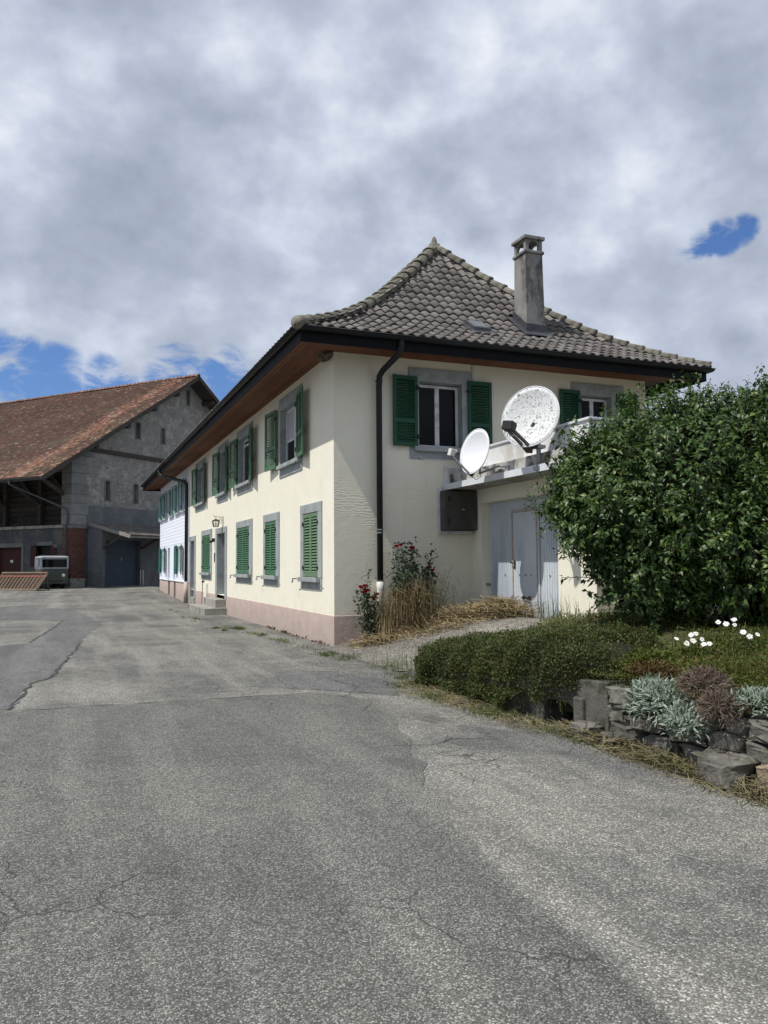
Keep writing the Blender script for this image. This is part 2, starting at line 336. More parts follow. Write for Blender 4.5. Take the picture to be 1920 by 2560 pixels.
# ------------------------------------------------------------ ground
def zroad(x, y): return .34 * sstep(20, 38, y) + 0 * np.asarray(x)
def grid_mesh(name, xs, ys, fn, m):
    X, Y = np.meshgrid(xs, ys); Z = fn(X, Y); nx = len(xs)
    V = np.stack([X, Y, Z], -1).reshape(-1, 3); i = np.arange((len(ys) - 1) * nx).reshape(len(ys) - 1, nx)[:, :-1].ravel()
    return np_mesh(name, V, np.stack([i, i + 1, i + nx + 1, i + nx], 1), m, smooth=True)
xs = np.concatenate([np.linspace(-700, -30, 14), np.linspace(-25, 20, 60), np.linspace(30, 700, 14)])
ys = np.concatenate([np.linspace(-700, -30, 12), np.linspace(-25, 60, 110), np.linspace(70, 900, 14)])
o = build("road", grid_mesh("road", xs, ys, zroad, M_road), M_road); o['kind'] = 'structure'; o['label'] = 'worn grey asphalt of the yard and lane'
def wtop(y): return .14 + .36 * sstep(-4.7, -9.4, y)
def zgard(x, y):
    drive = .62 * sstep(-.25, 2.9, x)
    T = wtop(y); terr = T + (.80 - T) * sstep(-.3, 2.2, x)
    k = sstep(-3.6, -5.2, y); n_ = .012 * np.sin(x * 3.1 + y * 2.3) + .01 * np.sin(x * 7.7 - y * 5.1)
    return (1 - k) * drive + k * terr + n_ * sstep(-.2, .5, x) + .006
xs = np.concatenate([np.linspace(-.29, 4, 60), np.linspace(4.3, 30, 24)]); ys = np.concatenate([np.linspace(-40, -14, 14), np.linspace(-13.5, 0, 110)])
gm_ = grid_mesh('garden_ground', xs, ys, zgard, [M_drive, M_soil])
mi = []
for p in gm_.polygons:
    c = p.center; mi.append(1 if (c.y < -4.55 - .35 * math.sin(c.x * 2) and c.x > -.5) or c.x > 3.4 else 0)
gm_.polygons.foreach_set('material_index', mi)
# the garden sheet starts behind the retaining wall
o = build('garden_ground', gm_, M_drive); o['kind'] = 'structure'; o['label'] = 'gravel drive and planted terrace beside the house'
def patch(name, poly, z, m, label, thick=.012, rough=.07):
    mb = MB(); n = len(poly); pts = []
    for i in range(n):                      # roughen the outline
        a, b = Vector(poly[i]), Vector(poly[(i + 1) % n]); L = (b - a).length; k = max(1, int(L / .22)); nn = Vector((-(b - a).y, (b - a).x)).normalized()
        for j in range(k):
            p = a.lerp(b, j / k); pts.append(p + nn * ((rng.normal() * .02 + rough * (math.sin(p.y * 5.3 + p.x * 3) * .5 + math.sin(p.y * 13.1) * .3)) if j else 0))
    zz = [float(zroad(p.x, p.y)) + z for p in pts]; q = len(pts)
    mb.add([(p.x, p.y, h) for p, h in zip(pts, zz)] + [(p.x, p.y, h - thick) for p, h in zip(pts, zz)],
           [tuple(range(q))] + [(i, q + i, q + (i + 1) % q, (i + 1) % q) for i in range(q)])
    o = build(name, mb, m); o['kind'] = 'structure'; o['label'] = label; return o
patch('asphalt_patch', [(-11, -5.05), (-5.6, -5.1), (-3.5, -5.2), (-1.95, -5.25), (-1.45, -6.1), (-1.75, -7.4), (-2.05, -8.4), (-2.55, -9.9), (-2.8, -11.3), (-2.9, -12.3), (-3.1, -16), (-4, -24), (-11, -24)], .006, M_patch, 'speckled darker asphalt laid over the near part of the lane')
patch('asphalt_band', [(-9, -4.93), (-5.5, -4.95), (-5.34, -2.9), (-5.05, -2.25), (-4.9, -.35), (-4.35, 5.9), (-3.95, 8.2), (-4.2, 12), (-4.5, 15.9), (-5.97, 20.5), (-9, 20.5), (-8, 12.6), (-4.95, 10.8), (-5.6, 3.6), (-9, .3)], .005, M_band, 'smooth grey repair strip along the left of the yard')
patch('asphalt_patch', [(-2.6, -4.4), (-1.9, -5.0), (-1.1, -5.9), (-.75, -4.9), (-1.1, -3.5), (-1.7, -3.0)], .004, M_band, 'smooth darker patch with cracks between lane and drive')

def ribbon(name, pts, w_, m, label, z=.009):
    mb = MB(); P_ = []
    for a, b in zip(pts, pts[1:]):
        a, b = Vector(a), Vector(b); k = max(2, int((b - a).length / .15))
        for j in range(k): P_.append(a.lerp(b, j / k))
    P_.append(Vector(pts[-1])); V = []
    for i, p in enumerate(P_):
        d_ = (P_[min(i + 1, len(P_) - 1)] - P_[max(i - 1, 0)]).normalized(); nn = Vector((-d_.y, d_.x)); p = p + nn * rng.normal() * .02; ww = w_ * rng.uniform(.35, 1.2)
        for s_ in (-.5, .5): q = p + nn * ww * s_; V.append((q.x, q.y, float(zroad(q.x, q.y)) + z))
    mb.add(V, [(2 * i, 2 * i + 1, 2 * i + 3, 2 * i + 2) for i in range(len(P_) - 1)]); o = build(name, mb, m); o['kind'] = 'structure'; o['label'] = label
ribbon('tar_seam', [(-5.5, -4.98), (-5.34, -2.9), (-5.08, -2.25), (-4.92, -.35), (-4.6, 3.1)], .045, M_tar, 'dark open joint along the repair strip')
ribbon('tar_seam', [(-8, -5.04), (-5.6, -5.1), (-4.6, -5.12), (-3.5, -5.2), (-2.6, -5.22)], .022, M_tar, 'joint where the newer asphalt begins')
ribbon('tar_seam', [(-5.6, 3.6), (-5.2, 7.4), (-4.95, 10.8)], .05, M_tar, 'dark joint farther up the yard')
ribbon('tar_seam', [(-1.9, -6.7), (-1.6, -6.2), (-1.75, -5.7), (-1.3, -5.0), (-1.45, -4.3)], .014, M_tar, 'fine crack in the middle of the lane')
ribbon('tar_seam', [(-2.3, -8.3), (-1.9, -8.5), (-1.6, -8.3), (-1.2, -8.5)], .012, M_tar, 'short fine crack near the road edge')
ribbon('paint_scratch', [(-1.79, -11.32), (-1.73, -11.54), (-1.67, -11.78)], .010, M_conc, 'faint pale scratch line on the lane near the road edge', .004)
# ------------------------------------------------------------ house (x: along the gable side, y: along the yard side)
ML = frame((0, 0, 0), (0, 1, 0), (-1, 0, 0), (0, 0, 1))       # yard facade: (a, out, z) -> (-out, a, z)
MR = frame((0, 0, 0), (1, 0, 0), (0, -1, 0), (0, 0, 1))       # end facade: (a, out, z) -> (a, -out, z)
house = thing('cream_house', (0, 0, 0), 'long cream farmhouse with green shutters and brown tiled hipped roof', 'house')
whouse = thing('white_house', (0, 20, 0), 'white house with pale green shutters joined to the far end of the cream farmhouse', 'house')
HW = 7.74; YB = 19.72; YE = 30.95; ZS = 5.9

def wall_strips(mb, M, a0, a1, zb, zt, holes, depth=.3, mi=0, mir=None):
    """outer skin with real openings and their reveals; zb, zt functions of a"""
    mir = mi if mir is None else mir
    cuts = sorted({a0, a1, *[h[0] for h in holes], *[h[1] for h in holes]})
    for p, q in zip(cuts, cuts[1:]):
        hs = sorted([(h[2], h[3]) for h in holes if h[0] <= p + 1e-6 and h[1] >= q - 1e-6])
        lo = (zb(p), zb(q))
        for z0, z1 in hs:
            mb.add([(p, 0, lo[0]), (q, 0, lo[1]), (q, 0, z0), (p, 0, z0)], [(3, 2, 1, 0)], M, mi); lo = (z1, z1)
        mb.add([(p, 0, lo[0]), (q, 0, lo[1]), (q, 0, zt(q)), (p, 0, zt(p))], [(3, 2, 1, 0)], M, mi)
    for a, b, z0, z1 in holes:
        for c in ([(a, 0, z0), (a, 0, z1), (a, -depth, z1), (a, -depth, z0)], [(b, 0, z0), (b, 0, z1), (b, -depth, z1), (b, -depth, z0)],
                  [(a, 0, z0), (b, 0, z0), (b, -depth, z0), (a, -depth, z0)], [(a, 0, z1), (b, 0, z1), (b, -depth, z1), (a, -depth, z1)]):
            mb.add(c, [(0, 1, 2, 3)], M, mir)
GW = [(1.03, 2.13, .76, 2.36), (4.61, 5.78, 4.29, 5.97), (7.75, 9.48, 7.36, 9.63), (14.39, 16.17, 14.06, 16.38)]   # ground floor: opening, surround
UW = [(2.5, 4.18, 2.22, 4.3), (7.62, 9.28, 7.33, 9.55), (11.35, 12.4, 11.07, 12.9), (15.9, 17.4, 15.58, 18.0)]     # upper floor
D1 = (11.5, 12.95, .49, 2.69); D2 = (18.22, 19.25, .3, 2.61)
RW = [(1.88, 2.8, 1.65, 3.08), (5.9, 6.75, 5.65, 7.1)]
RW[0] = (1.86, 2.87, 1.63, 3.1)
E_ = .04
holesL = [(a, b, 1.34, 2.73) for a, b, _, _ in GW] + [(a, b, 4.04, 5.42) for a, b, _, _ in UW] + [D1, D2]
holesR = [(a - E_, b + E_, 4.04 - E_, 5.42 + E_) for a, b, _, _ in RW]
holesL = [(a - E_, b + E_, z0 - E_, z1 + E_) for a, b, z0, z1 in holesL]
mb = MB(); c = lambda v: (lambda a: v)
wall_strips(mb, ML, 0, YB, c(.6), c(6.0), [h for h in holesL if h[2] > .6] + [(h[0] - E_, h[1] + E_, .6, h[3] + E_) for h in (D1, D2)], .32)
build('wall', mb, M_creamL, house)
mb = MB(); wall_strips(mb, MR, 0, HW, c(.6), c(6.0), holesR, .3); build('wall', mb, M_creamR, house)['label'] = 'end wall with trowel marks in the render'
mb = MB(); mb.add([(HW, 0, -.3), (HW, YB, -.3), (HW, YB, 6), (HW, 0, 6)], [(0, 1, 2, 3)]); mb.add([(0, YB, -.3), (HW, YB, -.3), (HW, YB, 6), (0, YB, 6)], [(0, 1, 2, 3)]); build('wall', mb, M_creamR, house)
mb = MB()
for a, b in ((-.012, D1[0]), (D1[1], D2[0] - .35)): mb.box((a, -.2, -.3), (b, .012, .6), ML)
mb.box((.2, -.2, -.3), (HW, .012, .6), MR); build('plinth', mb, M_pink, house, bevel=.008)
# black backing so that the rooms read dark
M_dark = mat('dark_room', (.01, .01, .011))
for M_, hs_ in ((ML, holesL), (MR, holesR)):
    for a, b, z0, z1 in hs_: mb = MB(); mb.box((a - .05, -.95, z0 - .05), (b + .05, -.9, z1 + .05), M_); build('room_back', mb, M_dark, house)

SLATS = {}
def slat_mesh(w_, t_=.008, d_=.062, ang=54, m=None):
    key = (round(w_, 3), m.name)
    if key not in SLATS:
        mb = MB(); mb.box((0, -d_ / 2, -t_ / 2), (w_, d_ / 2, t_ / 2)); me = mb.mesh('slat')
        R_ = Matrix.Rotation(rad(-ang), 4, 'X'); me.transform(R_); me.materials.append(m); SLATS[key] = me
    return SLATS[key]
def shutter(parent, M, w_, h_, m, pitch=.058, rails=(), single=True, hinge='L', label=None, slats=True):
    """local: x across from 0..w, y outwards, z up"""
    mb = MB(); s_ = .07; th = .02
    mb.box((0, -th, 0), (s_, th, h_), M); mb.box((w_ - s_, -th, 0), (w_, th, h_), M)
    zr = [0.0] + [r_ * h_ for r_ in rails] + [h_ - .085]
    for z_ in zr: mb.box((s_, -th * .9, z_), (w_ - s_, th * .9, z_ + .085), M)
    hx = 0 if hinge == 'L' else w_
    for z_ in (.14 * h_, .84 * h_):
        mb.box((hx - .05, th, z_ - .02), (hx + .05, th + .02, z_ + .02), M, 1); mb.tube([(hx, th + .012, z_ - .05), (hx, th + .012, z_ + .05)], .014, 6, M, mi=1)
    o = build('shutter', mb, [m, M_black], parent, bevel=.003)
    if label: o['label'] = label
    if not slats: return o
    me = slat_mesh(w_ - 2 * s_ + .01, m=m); J = MB()
    for z0, z1 in zip([z + .085 for z in zr[:-1]], zr[1:]):
        n = max(1, int((z1 - z0) / pitch)); 
        for k in range(n):
            z_ = z0 + (k + .5) * (z1 - z0) / n
            T = M @ Matrix.Translation((s_ - .005, 0, z_))
            if single: inst('slat', me, T, o)
            else: J.add([tuple(v.co) for v in me.vertices], [tuple(p.vertices) for p in me.polygons], T)
    if not single: build('slat', J, m, o, kind='stuff')
    return o
def surround(parent, M, op, s0, s1, z0, z1, ztop, zap, m=M_grey, pr=.03, sill=True):
    a, b = op; mb = MB()
    mb.box((s0, -.28, z1), (s1, pr, ztop), M); mb.box((s0, -.28, z0), (a, pr - .003, z1), M); mb.box((b, -.28, z0), (s1, pr - .003, z1), M)
    if zap is not None: mb.box((s0 + .02, -.2, zap), (s1 - .02, pr - .006, z0), M)
    build('window_surround', mb, m, parent, bevel=.006)
    if sill:
        mb = MB(); mb.box((s0 - .02 + .12, -.2, z0 - .1), (s1 + .02 - .12, .12, z0), M); build('sill', mb, m, parent, bevel=.01)
def casement(parent, M, a, b, z0, z1, dep=-.2, split=2, curtain=None, transom=None, m=M_wfr):
    f = .06; mb = MB()
    mb.box((a, dep - .03, z0), (a + f, dep + .03, z1), M); mb.box((b - f, dep - .03, z0), (b, dep + .03, z1), M)
    mb.box((a + f, dep - .03, z0), (b - f, dep + .03, z0 + f), M); mb.box((a + f, dep - .03, z1 - f), (b - f, dep + .03, z1), M)
    xs_ = [a + (b - a) * k / split for k in range(split + 1)]
    for x in xs_[1:-1]: mb.box((x - .05, dep - .03, z0 + f), (x + .05, dep + .035, z1 - f), M)
    if transom: mb.box((a + f, dep - .028, transom - .03), (b - f, dep + .028, transom + .03), M)
    o = build('window', mb, m, parent, bevel=.004)
    for p, q in zip(xs_, xs_[1:]):
        g = MB(); g.box((p + .045, dep - .006, z0 + .045), (q - .045, dep + .002, z1 - .045), M); build('pane', g, M_glass, o)
    if curtain:
        g = MB(); x0, x1, zc0, zc1 = curtain; n = 14
        v = []; 
        for k in range(n + 1):
            x = x0 + (x1 - x0) * k / n; y = dep + .006 + .004 * math.sin(k * 2.2); v += [(x, y, zc0), (x, y, zc1)]
        g.add(v, [(2 * k, 2 * k + 2, 2 * k + 3, 2 * k + 1) for k in range(n)], M); build('curtain', g, M_curt, o)
    return o
def hangM(M, a, z, out, ang, mirror=False):
    """shutter leaf hinged at a; ang 0 = flat against the wall, pointing +a (mirror: -a)"""
    c_, s_ = math.cos(rad(ang)), math.sin(rad(ang)); sx = -1 if mirror else 1
    L_ = frame((a, out, z), (sx * c_, s_, 0), (-sx * s_ if mirror else -s_, c_, 0) if not mirror else (s_, c_, 0), (0, 0, 1))
    return M @ L_
for i, (a, b, s0, s1) in enumerate(GW):
    surround(house, ML, (a, b), s0, s1, 1.34, 2.73, 2.93, 1.09)
    w_ = (b - a) / 2 - .006; n1 = i < 4
    shutter(house, ML @ Matrix.Translation((a + .003, -.0, 1.35)), w_, 1.37, M_greenF if i == 0 else M_green, .062, single=n1, hinge='L', rails=())
    shutter(house, ML @ Matrix.Translation((a + w_ + .009, -.0, 1.35)), w_, 1.37, M_greenF if i == 0 else M_green, .062, single=n1, hinge='R', rails=())
    if i != 3:                                       # awning crank beside the sill
        mb = MB(); q = s1 + .02; mb.tube([(q - .1, .13, 1.30), (q + .16, .15, 1.30), (q + .16, .15, 1.22), (q + .12, .19, 1.22)], .012, 6, ML); build('crank_handle', mb, M_black, house)
        mb = MB(); mb.tube([(s0 + .1, .13, 1.345), (s0 - .12, .13, 1.345)], .006, 5, ML); build('stay_rod', mb, M_iron, house)
angU = [(7, 5), (10, 4), (9, 6), (9, 5)]
for i, (a, b, s0, s1) in enumerate(UW):
    surround(house, ML, (a, b), s0, s1, 4.04, 5.42, 5.71, 3.75)
    casement(house, ML, a, b, 4.04, 5.42, -.16, 2, curtain=(a + .06, b - .06, 4.66, 5.36) if i == 0 else None, transom=4.64 if i == 0 else 5.24)
    near, far = angU[i]; w_ = .84 if i < 2 else .74
    shutter(house, hangM(ML, a - (.02 if i == 0 else .1), 4.02, .07, near, True), w_, 1.48, M_green, .056, rails=(.33,), single=i == 0, hinge='L')
    shutter(house, hangM(ML, b + (.24 if i == 0 else .06), 4.02, .07, far, False), w_, 1.48, M_green, .056, rails=(.33,), single=False, hinge='L')
    for q in (a - .1, b + .35):
        mb = MB(); mb.tube([(q, .0, 3.98), (q, .12, 3.98), (q, .12, 3.9)], .01, 5, ML); build('shutter_catch', mb, M_black, house)
for i, (a, b, s0, s1) in enumerate(RW):
    surround(house, MR, (a, b), s0, s1, 4.04, 5.42, 5.70, 3.78)
    casement(house, MR, a, b, 4.05, 5.40, -.2, 2, transom=4.6 if i else None)
    shutter(house, hangM(MR, a - .05, 4.03, .06, 3, True), .56, 1.47, M_greenK, .053, rails=(.33,), single=i == 0)
    shutter(house, hangM(MR, b + .12, 4.03, .06, 3, False), .56, 1.47, M_greenK, .053, rails=(.33,), single=i == 0)
mb = MB(); mb.tube([(1.88, .02, 3.84), (1.9, .13, 3.76), (3.6, .13, 3.76)], .012, 6, MR); build('rail', mb, M_plast, house)
mb = MB(); mb.box((3.12, 0, 5.45), (3.17, .035, 5.86), MR); build('cable_duct', mb, M_wfr, house)
# doors and steps
def door(parent, M, d_, dep, m, handle=True):
    a, b, z0, z1 = d_; mb = MB(); mb.box((a, dep - .06, z0), (b, dep, z1), M); 
    for k in range(1, 3): mb.box((a + .12, dep - .02, z0 + .15 + (k - 1) * .95), (b - .12, dep + .012, z0 + .95 * k), M)
    o = build('door', mb, m, parent, bevel=.004)
    if handle:
        h = MB(); h.box((b - .16, dep, z0 + .9), (b - .1, dep + .03, z0 + 1.15), M); h.tube([(b - .13, dep + .02, z0 + 1.08), (b - .13, dep + .09, z0 + 1.06), (b - .26, dep + .09, z0 + 1.06)], .014, 6, M); build('handle', h, M_metal, o)
    return o
M_ddoor = mat('grey_door_paint', (.17, .19, .21), (.14, .16, .175), 2, .5)
for d_, st in ((D1, .30), (D2, .32)):
    a, b, z0, z1 = d_; mb = MB(); mb.box((a - st, -.3, z1), (b + st, .03, z1 + .2), ML); mb.box((a - st, -.3, z0), (a, .027, z1), ML); mb.box((b, -.3, z0), (b + st, .027, z1), ML)
    build('door_surround', mb, M_grey, house, bevel=.006); door(house, ML, d_, -.22, M_ddoor)
mb = MB(); mb.box((11.3, 0, .2), (13.35, .36, .49), ML); build('upper_step', mb, M_conc, house, bevel=.012)
mb = MB(); mb.box((11.12, 0, -.1), (14.4, .74, .22), ML); build('lower_step', mb, M_conc, house, bevel=.015)
mb = MB(); mb.box((17.86, -.2, -.1), (19.62, .05, .3), ML); build('threshold', mb, M_conc, house, bevel=.012)
mb = MB(); mb.box((13.46, .0, 2.44), (13.58, .09, 2.56), ML); mb.tube([(13.52, .05, 2.48), (13.52, .17, 2.42)], .045, 8, ML); build('door_sensor', mb, M_black, house)
mb = MB(); mb.box((13.45, .0, 1.72), (13.53, .025, 2.05), ML); build('house_number_plate', mb, M_black, house)
mb = MB(); mb.box((14.9, .0, .42), (15.45, .07, .95), ML); build('letter_hatch', mb, M_creamL, house, bevel=.01)
mb = MB(); mb.box((14.85, .012, .12), (15.5, .03, .42), ML); build('cellar_vent', mb, M_black, house)

# ---- roof profile: t (0 eave .. 1 ridge) -> height
PT = [0, .15, .285, .42, .59, .8, 1.0]; PZ = [6.03, 6.36, 6.71, 7.15, 7.83, 8.77, 9.80]
def prof(t_): return float(np.interp(t_, PT, PZ))
_tt = np.linspace(0, 1, 400); _pz = np.interp(_tt, PT, PZ); _k = np.exp(-np.linspace(-2, 2, 41) ** 2); _k /= _k.sum()
_pzs = np.convolve(np.concatenate([_pz[0] - (_pz[1] - _pz[0]) * np.arange(20, 0, -1), _pz, _pz[-1] + (_pz[-1] - _pz[-2]) * np.arange(1, 21)]), _k, 'valid')
def prof(t_): return float(np.interp(t_, _tt, _pzs)) if t_ >= 0 else float(_pzs[0] + t_ * 2.2)
EV = -1.02; RX, RY = 3.87, 3.35; XE = 2 * RX - EV          # eave line, ridge end
run_y = RY - EV; run_x = RX - EV
roof = MB(); n = 24
for k in range(n):                                           # sheathing under the tiles
    t0, t1 = k / n, (k + 1) / n; z0, z1 = prof(t0) - .03, prof(t1) - .03
    xa0, xa1 = EV + run_x * t0, EV + run_x * t1; xb0, xb1 = XE - run_x * t0, XE - run_x * t1; y0, y1 = EV + run_y * t0, EV + run_y * t1
    roof.add([(xa0, y0, z0), (xb0, y0, z0), (xb1, y1, z1), (xa1, y1, z1)], [(0, 1, 2, 3)])
    roof.add([(xa0, y0, z0), (xa1, y1, z1), (xa1, YB, z1), (xa0, YB, z0)], [(0, 1, 2, 3)])
    roof.add([(xb0, y0, z0), (xb0, YB, z0), (xb1, YB, z1), (xb1, y1, z1)], [(0, 1, 2, 3)])
rf = build('roof', roof, M_tileS, house)
TW, TE, TL = .235, .322, .40
def tile_geo(w_=TW, L=TL, nu=8):
    """pantile: one roll and one trough per tile, thick lower lip; x across, y up the slope, z out"""
    v = []; f = []
    def h(u): return .029 * (math.cos((u - .36) * 2 * math.pi) if abs(u - .36) < .5 else math.cos((u - 1.36) * 2 * math.pi)) * .9
    for j, y in enumerate((0, L)):
        for i in range(nu + 1): u = i / nu; v.append(((u - .5) * w_ * 1.04, y, h(u) + (.035 if j == 0 else 0)))
    for i in range(nu + 1): u = i / nu; v.append(((u - .5) * w_ * 1.04, .004, h(u) + .008))
    m = nu + 1
    for i in range(nu): f.append((i, i + 1, m + i + 1, m + i)); f.append((i + 1, i, 2 * m + i, 2 * m + i + 1))
    f.append((0, m, 2 * m)); f.append((nu, 2 * m + nu, m + nu))
    return v, f
tv, tf = tile_geo(); tile_me = MB().add(tv, tf).mesh('roof_tile'); tile_me.materials.append(M_tile)
tile_me.polygons.foreach_set('use_smooth', [i % 2 == 0 and i < 16 for i in range(len(tile_me.polygons))])
# arc length along the slope
def rows_for(run):
    ts = np.linspace(0, 1, 600); zz = np.array([prof(t_) for t_ in ts]); s_ = np.concatenate([[0], np.cumsum(np.hypot(np.diff(ts) * run, np.diff(zz)))])
    k = int(s_[-1] / TE); return [(float(np.interp(j * TE, s_, ts)), float(np.interp(min(s_[-1], j * TE + .02), s_, ts))) for j in range(k)]
hip = []
CH = (4.78, 5.23, .4, .9)                                    # chimney footprint
for r_i, (t0, t1) in enumerate(rows_for(run_y)):
    y = EV + run_y * t0; z = prof(t0); dt = .02; sl = math.atan2(prof(t0 + dt) - prof(t0), run_y * dt)
    xa, xb = EV + run_x * t0, XE - run_x * t0; k0 = math.floor((xa - RX) / TW) - 1
    for k in range(k0, -k0 + 1):
        x = RX + k * TW
        if x < xa - TW * .45 or x > xb + TW * .45: continue
        hip.append((x, y - .03, z + .005, sl + rng.normal() * .012, rng.normal() * .010, xa, xb, t0))
def hip_clip(x, y, z, sl, rz):
    M = Matrix.Translation((x, y, z)) @ Matrix.Rotation(rz, 4, 'Z') @ Matrix.Rotation(sl, 4, 'X'); V = []
    for p in tv:
        q = M @ Vector(p); t_ = min(1, max(0, (q.y - EV) / run_y)); lo, hi = EV + run_x * t_, XE - run_x * t_; q.x = min(max(q.x, lo), hi); V.append(q)
    return V
edge = [h for h in hip if h[0] - .62 * TW < h[5] + TL * .8 * run_x / run_y or h[0] + .62 * TW > h[6] - TL * .8 * run_x / run_y]
full = [h for h in hip if h not in edge]
full.sort(key=lambda h: (h[1] * .93 + (h[0] + 4.95) * .37))
nsing = 0; J = MB()
for h in full:
    x, y, z, sl, rz, *_ = h
    if CH[0] - .02 < x < CH[1] + .02 and CH[2] - .32 < y < CH[3]: continue
    if nsing < 300:
        o = inst('roof_tile', tile_me, Matrix.Translation((x, y, z)) @ Matrix.Rotation(rz, 4, 'Z') @ Matrix.Rotation(sl, 4, 'X'), rf); nsing += 1
    else: J.add(hip_clip(x, y, z, sl, rz), tf)
for h in edge: J.add(hip_clip(*h[:5]), tf)
build('roof_tile', J, M_tileS, rf, kind='stuff')
# yard-side slope: joined, seen only along the gutter
tva = np.array(tv); tfa = [f for f in tf if len(f) == 4]; tfa = np.array(tfa)
def slope_tiles(name, y_from, y_to, parent, hipcut):
    V = []; F = []; nb = 0
    for t0, t1 in rows_for(run_x):
        x = EV + run_x * t0; z = prof(t0); sl = math.atan2(prof(t0 + .02) - prof(t0), run_x * .02); ys_ = np.arange(y_from + TW / 2, y_to, TW)
        if hipcut: ys_ = ys_[ys_ > EV + run_y * t0]
        c_, s_ = math.cos(sl), math.sin(sl)
        for yy in ys_:
            jit = rng.normal() * .004
            V.append(np.stack([x - .03 + tva[:, 1] * c_ - tva[:, 2] * s_, yy - tva[:, 0], z + jit + tva[:, 1] * s_ + tva[:, 2] * c_], 1)); F.append(tfa + nb); nb += len(tva)
    build(name, np_mesh(name, np.concatenate(V), np.concatenate(F), M_tileS), M_tileS, parent, kind='stuff')
slope_tiles('roof_tile', EV, YB, rf, True)
# hip and ridge caps
def cap_mesh(nseg=10):
    mb = MB(); 
    def ring(y, r_, zz): return [(math.cos(math.pi * (1.12 * k / nseg - .06)) * r_, y, zz + math.sin(math.pi * (1.12 * k / nseg - .06)) * r_ * .85) for k in range(nseg + 1)]
    R_ = [ring(0, .138, .006), ring(.06, .135, .003), ring(.075, .128, 0), ring(.43, .108, -.012)]; inner = ring(.0, .112, .006)
    v = sum(R_, []) + inner; m = nseg + 1; f = []
    for j in range(3):
        for k in range(nseg): f.append((j * m + k, j * m + k + 1, (j + 1) * m + k + 1, (j + 1) * m + k))
    for k in range(nseg): f.append((k + 1, k, 4 * m + k, 4 * m + k + 1))
    return mb.add(v, f).mesh('ridge_tile')
cap_me = cap_mesh(); cap_me.materials.append(M_ridge); cap_me.polygons.foreach_set('use_smooth', [True] * len(cap_me.polygons))
def caps(p_of_t, n, parent, lift=.03, sc=1.0):
    for k in range(n):
        t0, t1 = k / n, (k + 1) / n; a, b = Vector(p_of_t(t0)), Vector(p_of_t(t1)); d_ = (b - a).normalized(); r_ = d_.cross(Vector((0, 0, 1))).normalized(); u_ = r_.cross(d_)
        M = frame(a + Vector((0, 0, lift)), r_, d_, u_) @ Matrix.Rotation(rng.normal() * .03, 4, 'Z') @ Matrix.Scale((b - a).length / .355 * sc, 4)
        inst('ridge_tile', cap_me, M, parent)
caps(lambda t_: (EV + run_x * t_, EV + run_y * t_, prof(t_)), 18, rf, .035, 1.0)
caps(lambda t_: (XE - run_x * t_, EV + run_y * t_, prof(t_)), 18, rf, .03, 1.0)
caps(lambda t_: (RX, YB + (RY - YB) * t_, prof(1)), 44, rf)
mb = MB(); mb.lathe([(0, -.13), (.07, -.125), (.118, -.08), (.138, .0), (.142, .18), (.13, .36)], 14, frame((EV + .02, EV + .02, prof(0) + .05), Vector((.71, -.71, 0)), Vector((0, 0, 1)), Vector((.70, .66, .27)).normalized())); build('hip_end_tile', mb, M_ridge, rf, smooth=True)
mb = MB(); mb.lathe([(.17, -.08), (.15, .05), (.085, .08), (.07, .14), (.05, .23), (.012, .27)], 12, Matrix.Translation((RX, RY, prof(1) + .05))); build('finial', mb, M_ridge, rf, smooth=True)

# ---- eaves: fascia, soffit boards, gutters
def eaves(parent, seg, n_boards=8):
    """seg: list of ('L',y0,y1,mitre) / ('R',x0,x1)"""
    f0 = .93
    for s_ in seg:
        if s_[0] == 'L':
            y0, y1, mit = s_[1:]
            for k in range(n_boards):
                o0, o1 = f0 * k / n_boards, f0 * (k + 1) / n_boards - .006; z0, z1 = 5.875 - .10 * k / n_boards, 5.875 - .10 * (k + 1) / n_boards
                a0, a1 = (-o0, -o1) if mit else (y0, y0)
                mb = MB(); mb.add([(-o0, a0, z0), (-o1, a1, z1), (-o1, y1, z1), (-o0, y1, z0), (-o0, a0, z0 + .02), (-o1, a1, z1 + .02), (-o1, y1, z1 + .02), (-o0, y1, z0 + .02)], [(0, 3, 2, 1), (4, 5, 6, 7), (0, 1, 5, 4), (1, 2, 6, 5), (2, 3, 7, 6), (3, 0, 4, 7)])
                build('soffit_board', mb, M_soff, parent)
        else:
            for k in range(n_boards):
                o0, o1 = f0 * k / n_boards, f0 * (k + 1) / n_boards - .006; z0, z1 = 5.875 - .10 * k / n_boards, 5.875 - .10 * (k + 1) / n_boards
                mb = MB(); b = HW; mb.add([(-o0, -o0, z0), (-o1, -o1, z1), (b + o1, -o1, z1), (b + o0, -o0, z0), (-o0, -o0, z0 + .02), (-o1, -o1, z1 + .02), (b + o1, -o1, z1 + .02), (b + o0, -o0, z0 + .02)], [(0, 1, 2, 3), (7, 6, 5, 4), (0, 4, 5, 1), (1, 5, 6, 2), (2, 6, 7, 3), (3, 7, 4, 0)])
                build('soffit_board', mb, M_soff, parent)
eaves(house, [('L', 0, YB, True), ('R',)])
eaves(whouse, [('L', YB, YE, False)])
mb = MB(); mb.box((-.93, -.955, 5.745), (HW + .93, -.93, 6.0)); mb.box((-.955, -.955, 5.747), (-.93, YB, 6.001)); mb.box((HW + .93, -.955, 5.747), (HW + .955, YB, 6.001)); build('fascia', mb, M_fasc, house)
mb = MB(); mb.box((-.955, YB + .002, 5.747), (-.93, YE, 6.001)); mb.box((-.95, YE, 5.75), (HW, YE + .03, 6.0)); build('fascia', mb, M_fasc, whouse)
